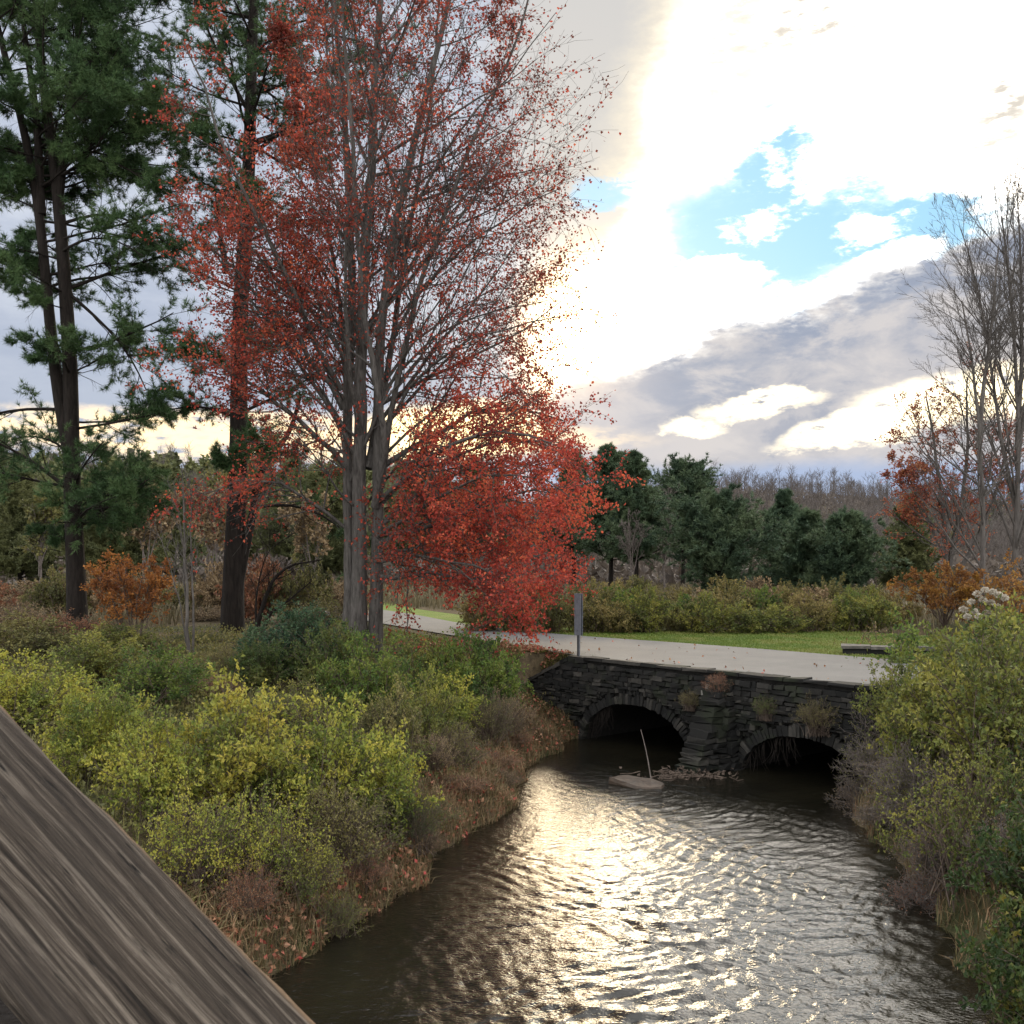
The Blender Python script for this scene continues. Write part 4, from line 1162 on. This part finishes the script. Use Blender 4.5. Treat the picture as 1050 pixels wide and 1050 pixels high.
# ------------------------------------------------------------------ woods on the hills (one mass)
def make_woods():
    rng = np.random.default_rng(77)
    def little(seed, H, lean):
        r = np.random.default_rng(seed)
        P0 = poly([[0, 0, 0], [.1, 0, H * .5], [lean, 0, H]], 5)[None]; R0 = np.linspace(.13, .04, 5)[None]
        a, ra = sprout(P0, R0, r, 15, .35, .98, (25, 55), lambda b, d, t, i: H * .34 * (1.2 - .7 * t), 3, .1, .1, .6, .02, 1, .4, .035)
        b_, rb = sprout(a, ra, r, 5, .25, 1, (20, 50), lambda b, d, t, i: np.full(len(b), H * .11), 2, .1, .08, .6, .02, 1, .5, .03)
        V0, F0 = tubes(P0, R0, 4); V1, F1 = tubes(a, ra, 3); V2, F2 = tubes(b_, rb, 3)
        return np.concatenate([V0, V1, V2]), np.concatenate([F0, F1 + len(V0), F2 + len(V0) + len(V1)])
    protos = [little(s, 1.0 * h, l) for s, h, l in ((1, 11, .3), (2, 12.5, -.5), (3, 10, .6), (4, 13, 0), (5, 9, -.3))]
    VV, FF, n = [], [], 0
    N = 3400; az = rng.uniform(-31, 31, N); r = 95 + 200 * rng.uniform(0, 1, N) ** .8
    for i in range(N):
        a = math.radians(az[i]); x, y = math.sin(a) * r[i], math.cos(a) * r[i]
        if az[i] < -3 and rng.uniform() < .45: continue
        if 2 < az[i] < 24 and r[i] < 112: continue
        V, F = protos[rng.integers(5)]
        th = rng.uniform(0, 6.28); c, s = math.cos(th), math.sin(th); k = rng.uniform(.7, 1.1) * (.55 if az[i] > 5 else .6)
        W = V @ np.array([[c, s, 0], [-s, c, 0], [0, 0, 1]]) * k + [x, y, gz(x, y) - .2]
        VV.append(W); FF.append(F + n); n += len(V)
    tag(link('distant_woods', mesh('distant_woods', np.concatenate(VV), np.concatenate(FF), M['twig_far'])), 'grey-brown leafless woods covering the far hillsides', 'woods', kind='stuff')
    # evergreens and undergrowth mixed in, as needle clumps
    CC = []
    N = 420; az = np.concatenate([rng.uniform(-31, -1, N), rng.uniform(24, 31, 8)]); r = np.concatenate([rng.uniform(95, 235, N), rng.uniform(150, 270, 8)])
    for a_, r_ in zip(az, r):
        a = math.radians(a_); x, y = math.sin(a) * r_, math.cos(a) * r_; z0 = gz(x, y); H = rng.uniform(4.5, 8)
        k = 130; t = rng.uniform(.05, 1, k) ** .8; rad = (1.05 - t) * H * .28 * np.sqrt(rng.uniform(.1, 1, k)); th = rng.uniform(0, 6.28, k)
        CC.append(np.stack([x + rad * np.cos(th), y + rad * np.sin(th), z0 + t * H], -1))
    CC = np.concatenate(CC)
    V, F = leaves(CC, rng, 1.1, .7, None, 0, .2)
    tag(link('evergreen_woods', mesh('evergreen_woods', V, F, M['pine_olive'])), 'dark olive evergreen woods mixed into the far hillsides', 'woods', kind='stuff')
    # brushy floor of the hillside woods
    N = 60000; az = np.radians(rng.uniform(-32, 32, N)); r = 80 + 220 * rng.uniform(0, 1, N) ** .9
    x, y = np.sin(az) * r, np.cos(az) * r
    C = np.stack([x, y, terrain(x, y) + rng.uniform(0, 2.2, N)], -1)
    V, F = leaves(C, rng, .9, .5, np.tile([0, 0, 1.0], (N, 1)), .4, 0, .2)
    tag(link('hillside_undergrowth', mesh('hillside_undergrowth', V, F, M['grey_brush'])), 'brown leafless undergrowth beneath the hillside woods', 'undergrowth', kind='stuff')
make_woods()

# ------------------------------------------------------------------ shrubs
def shrub_proto(seed, nst=60, tw=7, leafn=7, leafs=.05, H=1.6, R=1.15, up=.6, bare=.25, lw=.6, arch=.0, droop=.2, twr=.004):
    rng = np.random.default_rng(seed)
    b = np.c_[rng.normal(0, R * .22, (nst, 2)), np.full(nst, -.1)]
    th = rng.uniform(0, 6.28, nst); rr = R * np.sqrt(rng.uniform(0, 1, nst)); hh = H * np.sqrt(np.maximum(1 - (rr / R / 1.12) ** 2, .05)) * rng.uniform(.7, 1.12, nst)
    tip = np.c_[np.cos(th) * rr, np.sin(th) * rr, hh]
    mid = b * (1 - .55) + tip * .55; mid[:, 2] = hh * (.55 + .25 * rng.uniform(0, 1, nst)); mid[:, :2] = b[:, :2] * .55 + tip[:, :2] * .45
    tip[:, 2] -= arch * rng.uniform(0, 1, nst) * hh
    t = np.linspace(0, 1, 7)[None, :, None]
    P = b[:, None] * (1 - t) ** 2 + 2 * mid[:, None] * t * (1 - t) + tip[:, None] * t ** 2
    P[:, 1:] += np.cumsum(rng.normal(0, .018, (nst, 6, 3)), 1)
    Rd = np.linspace(.011, .003, 7)[None] * rng.uniform(.7, 1.3, (nst, 1))
    Q, RQ = sprout(P, Rd, rng, tw, bare, 1, (20, 65), lambda b_, d, t_, i: .22 * H * (1.2 - .5 * t_), 4, .15, .06, .7, .02, 1, .4, twr)
    Q2, RQ2 = sprout(Q, RQ, rng, 2, .3, 1, (20, 65), lambda b_, d, t_, i: np.full(len(b_), .09 * H), 3, .15, .05, .7, .02, 1, .5, twr * .8)
    mb = MB(); mb.add(*tubes(P, Rd, 4)); mb.add(*tubes(Q, RQ, 3)); mb.add(*tubes(Q2, RQ2, 3))
    sm = mb.build('stems', M['twig'])
    c1, a1 = along(Q, rng, leafn, .1, 1.05); c2, a2 = along(Q2, rng, max(1, leafn // 2), .1, 1.1)
    Cc = np.concatenate([c1, c2]); Aa = np.concatenate([a1, a2])
    cl = np.repeat(rng.uniform(size=len(Q)) < .85, leafn); cl = np.concatenate([cl, rng.uniform(size=len(c2)) < .85])
    Cc, Aa = Cc[cl], Aa[cl]
    V, F = leaves(Cc + rng.normal(0, .015, Cc.shape), rng, leafs, leafs * lw, Aa, .4, droop)
    lm = mesh('foliage', V, F, M['mid_green'])
    return sm, lm, H, R

PR = {'leafy': [shrub_proto(200 + i, 64, 8, 9, .07, 1.6, 1.2) for i in range(4)],
      'dense': [shrub_proto(210 + i, 80, 9, 12, .068, 1.6, 1.25, bare=.12) for i in range(3)],
      'sparse': [shrub_proto(220 + i, 70, 8, 5, .055, 1.6, 1.2, bare=.3, arch=.25) for i in range(3)],
      'weedy': [shrub_proto(230 + i, 110, 5, 6, .04, 1.3, 1.1, bare=.35, lw=.4, arch=.1) for i in range(3)],
      'far': [shrub_proto(240 + i, 60, 7, 8, .11, 1.6, 1.5, bare=.1, twr=.009) for i in range(4)],
      'twiggy': [shrub_proto(250 + i, 110, 9, 1, .045, 1.6, 1.25, bare=.2, arch=.55, twr=.007) for i in range(2)]}
BAND = {'n': 0}
def shrub(name, label, kind, mat, x, y, H, R, group=None, stem=None, z=None, ry=1.0, tilt=None, sink=.05):
    BAND['n'] += 1; i = BAND['n']
    sm, lm, h, r = PR[kind][i % len(PR[kind])]
    zz = gz(x, y) if z is None else z
    t_ = thing(name, label, 'shrub', (x, y, zz - sink), (i * 2.399) % 6.283, group)
    if tilt: t_.rotation_euler = (tilt[0], tilt[1], 0)
    t_.scale = (R / r, R / r * ry, H / h)
    for nm, me, mt in (('stems', sm, stem or ('twig_grey' if kind == 'twiggy' else 'twig')), ('foliage', lm, mat)):
        o_ = link(nm, me, t_); o_.material_slots[0].link = 'OBJECT'; o_.material_slots[0].material = M[mt]
    return t_

def at(px, py_top, Y, kind, mat, name, label, wpx, group=None, stem=None, **k):
    x = (px - 525) / FPX * Y
    top = HC + (HOR - py_top) / FPX * Y; z0 = gz(x, Y)
    H_ = max(top - z0, .35) * .97
    return shrub(name, label, kind, mat, x, Y, H_, max(wpx / FPX * Y, H_ * .62), group, stem, **k)

def make_bank_shrubs():
    G1 = 'yellow-green shrubs on the left bank'
    L = [  # px, top, Y, half width px, kind, material, name, label
        (245, 706, 13.2, 62, 'leafy', 'gold_green', 'yellow_shrub', 'bright yellow-green shrub mid left bank, the one with golden tips'),
        (330, 722, 13.6, 62, 'leafy', 'yellow_green', 'yellow_shrub', 'yellow-green shrub right beside the golden tipped one'),
        (395, 752, 14.2, 44, 'leafy', 'yellow_green', 'yellow_shrub', 'low yellow-green shrub nearest the water on the left bank'),
        (165, 735, 12.6, 60, 'leafy', 'yellow_green', 'yellow_shrub', 'yellow-green shrub just above the wooden rail'),
        (105, 706, 14.0, 60, 'dense', 'yellow_green', 'yellow_shrub', 'full yellow-green shrub behind the upper end of the rail'),
        (30, 672, 16.0, 70, 'leafy', 'yellow_green', 'yellow_shrub', 'yellow-green shrub in the left corner above the rail end'),
        (95, 646, 20.0, 60, 'leafy', 'bank_green', 'green_shrub', 'fresh green shrub below the twin pine trunk'),
        (165, 664, 19.0, 56, 'leafy', 'fresh_green', 'green_shrub', 'mid green shrub below the orange tree'),
        (30, 632, 23.0, 60, 'leafy', 'olive', 'olive_shrub', 'olive shrub at the left edge below the twin pine'),
        (300, 622, 23.5, 60, 'dense', 'blue_green', 'vine_mound', 'tall bluish green leafy mound at the foot of the maple'),
        (345, 640, 22.0, 52, 'dense', 'mid_green', 'vine_mound', 'dark green leafy mound right in front of the maple trunks'),
        (268, 655, 22.0, 40, 'dense', 'mid_green', 'green_shrub', 'green shrub at the foot of the thick straight pine'),
        (300, 690, 18.0, 48, 'sparse', 'bank_green', 'bare_shrub', 'half-bare dark shrub between the golden shrub and the leafy mound'),
        (385, 655, 20.0, 50, 'leafy', 'fresh_green', 'green_shrub', 'green shrub below the maple trunks, nearer the water'),
        (425, 655, 22.5, 44, 'leafy', 'bank_green', 'green_shrub', 'loose green shrub before the bend of the road'),
        (488, 650, 22.5, 38, 'dense', 'fresh_green', 'green_shrub', 'bright green bush left of the bridge wing wall'),
        (455, 690, 20.0, 44, 'leafy', 'yellow_green', 'yellow_shrub', 'yellowish shrub below the bright green bush by the wing wall'),
        (425, 695, 18.5, 44, 'leafy', 'bank_green', 'olive_shrub', 'green shrub halfway down the left bank'),
        (500, 705, 20.5, 34, 'weedy', 'olive', 'weed_clump', 'clump of olive weeds with pale heads left of the bridge'),
        (465, 735, 18.0, 44, 'weedy', 'olive', 'weed_clump', 'tall olive weed clump above the water on the left bank'),
        (395, 715, 16.5, 44, 'leafy', 'olive', 'olive_shrub', 'olive shrub behind the low yellow-green one'),
        (350, 790, 12.6, 50, 'sparse', 'olive', 'bare_shrub', 'tangled half-bare shrub below the yellow-green shrubs'),
        (270, 800, 11.8, 56, 'sparse', 'yellow_green', 'bare_shrub', 'tangled bare shrub just below the golden tipped shrub'),
        (420, 800, 14.0, 34, 'weedy', 'mid_green', 'weed_clump', 'small green weed clump beside the low yellow-green shrub'),
        (200, 800, 11.2, 50, 'sparse', 'yellow_green', 'bare_shrub', 'dark tangled shrub close above the middle of the rail'),
        (524, 745, 21.4, 24, 'weedy', 'russet', 'dry_weeds', 'rusty dry weeds against the foot of the wing wall'),
        (505, 768, 19.4, 32, 'weedy', 'russet', 'dry_weeds', 'rusty dry weeds by the water below the wing wall'),
        (470, 795, 16.8, 34, 'weedy', 'russet', 'dry_weeds', 'reddish dry weeds at the bulge of the left bank'),
        (515, 800, 18.4, 24, 'weedy', 'tan_dry', 'dry_weeds', 'tan dry weeds hanging over the bright water'),
        (430, 848, 14.4, 34, 'weedy', 'tan_dry', 'dry_weeds', 'tan dry weeds along the water below the small green clump'),
        (370, 880, 12.5, 36, 'weedy', 'russet', 'dry_weeds', 'brown dry weeds on the slope above the near grass'),
        (440, 745, 17.4, 34, 'weedy', 'tan_dry', 'dry_weeds', 'pale dry weeds among the olive shrubs of the left bank'),
        (235, 660, 24.0, 36, 'sparse', 'olive', 'bare_shrub', 'half-bare shrub left of the thick straight pine trunk'),
        (215, 690, 20.5, 36, 'sparse', 'russet', 'bare_shrub', 'brown bare shrub below the thin sapling'),
    ]
    L += [(315, 850, 11.6, 40, 'sparse', 'bank_green', 'bare_shrub', 'half-bare green shrub just above the near water edge'),
          (255, 880, 10.9, 36, 'weedy', 'russet', 'dry_weeds', 'rusty weeds beside the rail just above the near water edge'),
          (345, 905, 11.6, 26, 'weedy', 'bank_green', 'weed_clump', 'low green weeds at the near water edge of the left bank'),
          (445, 815, 15.4, 34, 'sparse', 'olive', 'bare_shrub', 'thin olive shrub above the bulge of the left bank'),
          (10, 612, 30.0, 60, 'sparse', 'tan_dry', 'bare_shrub', 'brown twiggy brush at the left edge behind the olive shrub'),
          (70, 625, 29.0, 50, 'sparse', 'russet', 'bare_shrub', 'rust brown brush at the foot of the twin pine'),
          (118, 640, 25.5, 46, 'leafy', 'bank_green', 'olive_shrub', 'leafy shrub left of the orange tree foot'),
          (160, 652, 26.0, 40, 'sparse', 'olive', 'bare_shrub', 'half-bare brush right of the orange tree foot'),
          (205, 655, 29.5, 34, 'weedy', 'fresh_green', 'weed_clump', 'light green weeds between the sapling and the thick pine'),
          (220, 620, 40.0, 40, 'sparse', 'tan_dry', 'bare_shrub', 'pale brown brush behind the sapling'),
          (325, 612, 33.0, 46, 'sparse', 'olive', 'bare_shrub', 'half-bare brush between the pine and the maple'),
          (520, 705, 21.6, 22, 'weedy', 'tan_dry', 'dry_weeds', 'tan dry weeds just left of the wing wall top')]
    for px, top, Y, w, kind, mt, name, lab in L: at(px, top, Y, kind, mt, name, lab, w)
    # right bank
    Rr = [
        (1010, 628, 15.5, 62, 'leafy', 'bank_green', 'yellow_shrub', 'tall yellow-green shrub on the right bank, against the right edge'),
        (955, 690, 15.5, 56, 'leafy', 'bank_green', 'yellow_shrub', 'yellow-green shrub on the right bank nearest the bridge end'),
        (985, 655, 19.0, 60, 'leafy', 'fresh_green', 'green_shrub', 'green shrub on the right bank behind the yellow-green ones'),
        (1040, 650, 13.5, 60, 'leafy', 'bank_green', 'yellow_shrub', 'yellow-green shrub at the right edge, lower than its neighbour'),
        (945, 645, 23.5, 46, 'leafy', 'fresh_green', 'green_shrub', 'soft green shrub beside the low parapet'),
        (1035, 630, 24.0, 55, 'leafy', 'fresh_green', 'green_shrub', 'green shrub behind the white flower heads'),
        (1000, 760, 12.0, 66, 'sparse', 'bank_green', 'bare_shrub', 'brown twiggy shrub overhanging the stream on the right'),
        (945, 745, 14.6, 56, 'twiggy', 'bank_green', 'bare_shrub', 'leafless tangle of twigs drooping to the water by the right arch'),
        (900, 745, 17.4, 40, 'twiggy', 'olive', 'bare_shrub', 'thin twigs hanging before the right arch'),
        (1040, 820, 11.4, 60, 'twiggy', 'tan_dry', 'bare_shrub', 'tangle of dead brown twigs low on the right bank'),
        (1095, 815, 9.6, 56, 'dense', 'dark_green', 'dark_bush', 'dense dark green bush low at the right edge'),
        (1125, 905, 8.4, 60, 'dense', 'dark_green', 'dark_bush', 'dark leafy bush below the other dark bush at the right edge'),
        (1055, 1015, 8.6, 50, 'weedy', 'olive', 'weed_clump', 'olive weeds at the lower right corner beside the water'),
        (890, 655, 27.5, 28, 'weedy', 'russet', 'dry_weeds', 'brown dry weeds behind the low parapet'),
        (915, 648, 28.5, 26, 'weedy', 'tan_dry', 'dry_weeds', 'pale dry weeds standing over the low parapet'),
        (1075, 760, 12.0, 50, 'leafy', 'mid_green', 'green_shrub', 'mid green shrub above the dense dark bush'),
    ]
    Rr += [(885, 790, 17.6, 34, 'twiggy', 'tan_dry', 'bare_shrub', 'dead twig tangle sticking out over the water at the right arch'),
           (915, 830, 15.4, 44, 'twiggy', 'tan_dry', 'bare_shrub', 'grey-brown twigs arching down to the stream below the right arch'),
           (955, 880, 12.6, 48, 'twiggy', 'russet', 'bare_shrub', 'reddish brown twigs arching down to the stream, above the dark bush'),
           (905, 715, 18.6, 38, 'twiggy', 'bank_green', 'bare_shrub', 'twiggy shrub with few yellow leaves against the bridge end'),
           (930, 770, 16.2, 50, 'twiggy', 'tan_dry', 'bare_shrub', 'brown twig tangle trailing in the water, nearest the right arch'),
           (925, 680, 18.0, 40, 'leafy', 'bank_green', 'yellow_shrub', 'small yellow-green shrub covering the bridge end'),
           (965, 840, 13.0, 50, 'twiggy', 'tan_dry', 'bare_shrub', 'brown twig tangle at the waterline of the right bank'),
           (1050, 930, 9.8, 46, 'sparse', 'olive', 'bare_shrub', 'half-bare shrub at the waterline below the dark bush')]
    for px, top, Y, w, kind, mt, name, lab in Rr: at(px, top, Y, kind, mt, name, lab, w)
make_bank_shrubs()

def make_meadow_shrubs():
    rng = np.random.default_rng(8)
    n = 0
    for row, (Y, tops) in enumerate(((33.5, 612), (36.5, 604), (40.0, 598))):
        for k in range(13):
            px = 500 + k * 33 + row * 11 + rng.uniform(-9, 9)
            if px > 915: continue
            mt = ('meadow', 'fresh_green', 'olive', 'meadow', 'tan_dry', 'olive')[int(rng.integers(6))] if row else ('meadow', 'meadow', 'bank_green', 'olive')[int(rng.integers(4))]
            lab = ('low green brush in the front row of the meadow beyond the lawn', 'taller mixed brush in the middle of the meadow', 'tawny brush at the back of the meadow')[row]
            o_ = at(px, tops + rng.uniform(-9, 9) + (8 if 690 < px < 720 else 0), Y + rng.uniform(-.8, .8), 'far', mt, 'meadow_shrub', lab, 30 + rng.uniform(-4, 8), lab)
            n += 1
    # left field brush
    for k in range(12):
        px = -10 + k * 33 + rng.uniform(-10, 10); Y = rng.uniform(38, 50)
        at(px, 588 + rng.uniform(-16, 12), Y, 'far', ('russet', 'tan_dry', 'olive', 'tan_dry')[k % 4], 'field_shrub', 'brown dry brush in the field behind the left pines', 34, 'dry brush in the left field')
make_meadow_shrubs()

def make_flowers():
    rng = np.random.default_rng(14); Y = 21.0
    b = pt(1012, 655, Y); b[2] = gz(b[0], b[1])
    t_ = thing('flowering_shrub', 'bush topped with creamy white round flower heads on the right bank', 'shrub', tuple(b))
    pts = [(988, 625), (992, 632), (1000, 627), (996, 617), (1002, 609), (1010, 605), (1018, 607), (1024, 610), (1030, 613), (1008, 615), (1012, 629), (1004, 632), (1016, 618), (1022, 622)]
    heads = [pt(x, y, Y + rng.uniform(-.25, .25)) for x, y in pts]
    S = np.stack([poly([b + [rng.normal(0, .1), 0, 0], b * .4 + h * .6 + [0, 0, .15], h], 6) for h in heads]) - b
    link('stems', MB().add(*tubes(S, np.tile(np.linspace(.012, .006, 6), (len(S), 1)), 4)).build('stems', M['twig']), t_)
    c, a = along(S, rng, 26, .2, .95); V, F = leaves(c + rng.normal(0, .06, c.shape), rng, .09, .06, a, .3, .2)
    link('foliage', mesh('foliage', V, F, M['mid_green']), t_)
    wm = leafmat('cream_petal', [(.33, .29, .23), (.45, .41, .34), (.55, .51, .44)], .3, 6.0)
    for h in heads:
        k = 130; d = unit(rng.normal(size=(k, 3))); r = .058 * rng.uniform(.75, 1.15)
        V, F = leaves(d * [1.1, 1.1, .8] * r * rng.uniform(.7, 1, (k, 1)), rng, .04, .035, d, .8)
        link('flower_head', mesh('flower_head', V, F, wm), t_, loc=h - b)
make_flowers()

# ------------------------------------------------------------------ grass, fallen leaves, debris
def scatter(rng, N, x0, x1, y0, y1, ok):
    out = []
    while sum(map(len, out)) < N:
        x = rng.uniform(x0, x1, N); y = rng.uniform(y0, y1, N); k = ok(x, y)
        out.append(np.stack([x[k], y[k]], -1))
    p = np.concatenate(out)[:N]
    return np.c_[p, terrain(p[:, 0], p[:, 1]) - .01]

def edge_d(x, y):
    return np.abs(x - np.interp(y, YS, CX)) - np.interp(y, YS, HW) + 0.2 * vnoise(x, y, 1.7, 3), x < np.interp(y, YS, CX)

def make_grass():
    rng = np.random.default_rng(19)
    def bank(lo, hi, left=True, ymax=25):
        def f(x, y):
            d, l = edge_d(x, y); s, q = sq(x, y)
            return (d > lo) & (d < hi) & (l == left) & (q < .1)
        return f
    b = scatter(rng, 26000, -8, 2, 7, 25, bank(.02, 1.3)); H = np.where(rng.uniform(size=len(b)) < .5, .2, .32)
    V, Q, T = blades(b, rng, H, .012, .9)
    tag(link('bank_grass', mesh('bank_grass', V, [Q, T], M['bank_mix'])), 'dry tan grass drooping along the edge of the left bank', 'grass', kind='stuff')
    b = scatter(rng, 16000, -16, 2, 8, 27, bank(.8, 11)); V, Q, T = blades(b, rng, np.full(len(b), .32), .012, .8)
    c = scatter(rng, 60000, -20, 2, 8, 34, lambda x, y: bank(1.0, 20)(x, y)); c[:, 2] += rng.uniform(0, 1, len(c)) ** 2 * (.45 + .25 * vnoise(c[:, 0], c[:, 1], 1.3, 2))
    LV, LF = leaves(c, rng, .075, .05, np.tile([0, 0, 1.0], (len(c), 1)), .2); n0 = len(V); V = np.concatenate([V, LV]); Q = np.concatenate([Q, LF + n0])
    tag(link('undergrowth', mesh('undergrowth', V, [Q, T], M['olive'])), 'olive and brown undergrowth between the shrubs of the left bank', 'undergrowth', kind='stuff')
    b = scatter(rng, 14000, 3, 13, 6, 24, bank(.03, 4, False)); V, Q, T = blades(b, rng, np.full(len(b), .26), .013, .8)
    tag(link('bank_grass', mesh('bank_grass', V, [Q, T], M['bank_mix'])), 'brown grass and dead weeds covering the right bank', 'grass', kind='stuff')
    # field and meadow grass
    def field(x, y):
        r = np.hypot(x, y); az = np.degrees(np.arctan2(x, y)); s, q = sq(x, y)
        return (r > 32) & (np.abs(az) < 31) & ~((y < 34) & (x > -3)) & ((q > 12) | (x < -12))
    b = scatter(rng, 60000, -55, 50, 26, 95, field); V, Q, T = blades(b, rng, np.full(len(b), .75), .045, .6)
    tag(link('meadow_grass', mesh('meadow_grass', V, [Q, T], M['reed'])), 'tall dry meadow grass around the far brush', 'grass', kind='stuff')
    # lawn blades between the road and the brush, and on the near verge
    def lawn(x, y):
        s, q = sq(x, y); return ((q > 5.08) & (q < 13) & (s < 8.5) & (y < 34)) | ((q > -1.0) & (q < -.1 + .25 * np.maximum(-s - 2, 0)) & (s < -2.0) & (s > -12)) | ((q > .35) & (q < 1.0) & (s < -.2) & (s > -2.5))
    b = scatter(rng, 80000, -12, 14, 18, 40, lawn); b[:, 2] = np.where(sq(b[:, 0], b[:, 1])[1] > 4, ZD - .012, b[:, 2])
    V, Q, T = blades(b, rng, np.full(len(b), .055), .018, .8)
    tag(link('lawn_grass', mesh('lawn_grass', V, [Q, T], leafmat('lawn_blade', [(.085, .135, .022), (.125, .17, .032), (.18, .185, .052)], .3, .8))), 'short green grass along the far side of the road', 'grass', kind='stuff')
    # fallen leaves
    def wing(x, y):
        s, q = sq(x, y); return (s > -6) & (s < 0) & (q > -1.5) & (q < np.minimum(.05 - .25 * s, 1.2))
    b = np.concatenate([scatter(rng, 2600, -6, 3, 22, 32, wing), scatter(rng, 7000, -7, 1.5, 8, 23, bank(.05, 2.0))])
    b[:, 2] += rng.uniform(.02, .16, len(b))
    def slope(x, y):
        s, q = sq(x, y); return (s > -3.2) & (s < -.05) & (q > .2) & (q < np.minimum(.15 - .25 * s, 1.2) + .1)
    b2 = scatter(rng, 9000, -2, 4, 22, 30, slope); V, Q, T = blades(b2, rng, np.full(len(b2), .07), .016, .8)
    tag(link('verge_grass', mesh('verge_grass', V, [Q, T], M['meadow'])), 'short yellowish grass on the verge beside the road sign', 'grass', kind='stuff')
    b2 = scatter(rng, 900, -2, 4, 22, 30, slope); b2[:, 2] += rng.uniform(.02, .1, len(b2)); b = np.concatenate([b, b2])
    n = 110; ps = rng.uniform(-9, 8, n); pq = rng.uniform(.25, 1, n) * 4.8; pq = np.where(rng.uniform(size=n) < .5, .25 + np.abs(rng.normal(0, .35, n)), pq)
    xy = P1[None] + DS[None] * ps[:, None] + DN[None] * (pq + np.maximum(-ps, 0) * .27)[:, None]
    b = np.concatenate([b, np.c_[xy, np.full(n, ZD + .045)]])
    V, F = leaves(b, rng, .075, .06, None, 0, .0, .15)
    tag(link('fallen_leaves', mesh('fallen_leaves', V, F, leafmat('fallen_leaf', [(.12, .07, .04), (.24, .10, .05), (.32, .2, .12), (.34, .05, .045)], .1, 3.0, .2, .2))), 'fallen red and tan leaves on the left bank and verge', 'leaves', kind='stuff')
    # drift of twigs and leaves caught at the foot of the pier
    n = 60; c = W2(4.25, -1.42, .0)
    off = rng.normal(size=(n, 3)) * [.42, .18, .04]; d = unit(rng.normal(size=(n, 3)) * [1, .7, .3]); L = rng.uniform(.15, .55, n)[:, None]
    p0 = c + off; P = np.stack([p0 - d * L / 2, p0 + rng.normal(0, .03, (n, 3)), p0 + d * L / 2], 1); P[..., 2] = np.maximum(P[..., 2], .0)
    mb = MB().add(*tubes(P, np.tile([.012, .011, .006], (n, 1)), 4)); V, F = leaves(c + rng.normal(size=(160, 3)) * [.5, .22, .06], rng, .09, .07); mb.add(V, F)
    tag(link('debris', mb.build('debris', M['twig'])), 'drift of twigs and dead leaves caught at the bridge pier', 'debris', kind='stuff')
make_grass()

# plants on the bridge and roots hanging in the arches
def make_bridge_plants():
    rng = np.random.default_rng(27)
    for (s, q, z, H, R, mt, lab) in ((5.2, -.12, 1.12, .5, .3, 'fresh_green', 'small green plant growing from the wall above the right arch'),
                                     (4.1, -.25, 1.5, .45, .35, 'russet', 'brown dead plant growing on top of the bridge pier'),
                                     (3.3, -.15, 1.1, .4, .3, 'olive', 'olive weed growing from the wall beside the left arch'),
                                     (6.4, -.15, 1.0, .7, .5, 'olive', 'thin twigs growing from the wall over the right arch')):
        p = W2(s, q, z)
        shrub('wall_plant', lab, 'weedy', mt, p[0], p[1], H, R, z=z, sink=.02)
    for (c, w, lab) in ((0.45, .35, 'pale roots hanging in the mouth of the left arch'), (5.2, .55, 'ragged dead roots hanging in the mouth of the right arch')):
        i = 0 if c < 3 else 1; n = 44; P = []
        for k in range(n):
            s = c + rng.uniform(-w, w); h = arch_h(s, i)
            if h is None: continue
            L = rng.uniform(.15, .6); a = W2(s, .03, h); P.append(poly([a, a + [rng.normal(0, .06), -.05, -L * .5], a + [rng.normal(0, .1), -.05, -L]], 5))
        P = np.array(P); b = P[0, 0].copy()
        me = MB().add(*tubes(P - b, np.tile(np.linspace(.008, .003, 5), (len(P), 1)), 4)).build('hanging_roots', M['bark_pine'])
        tag(link('hanging_roots', me, loc=b), lab, 'roots')
make_bridge_plants()
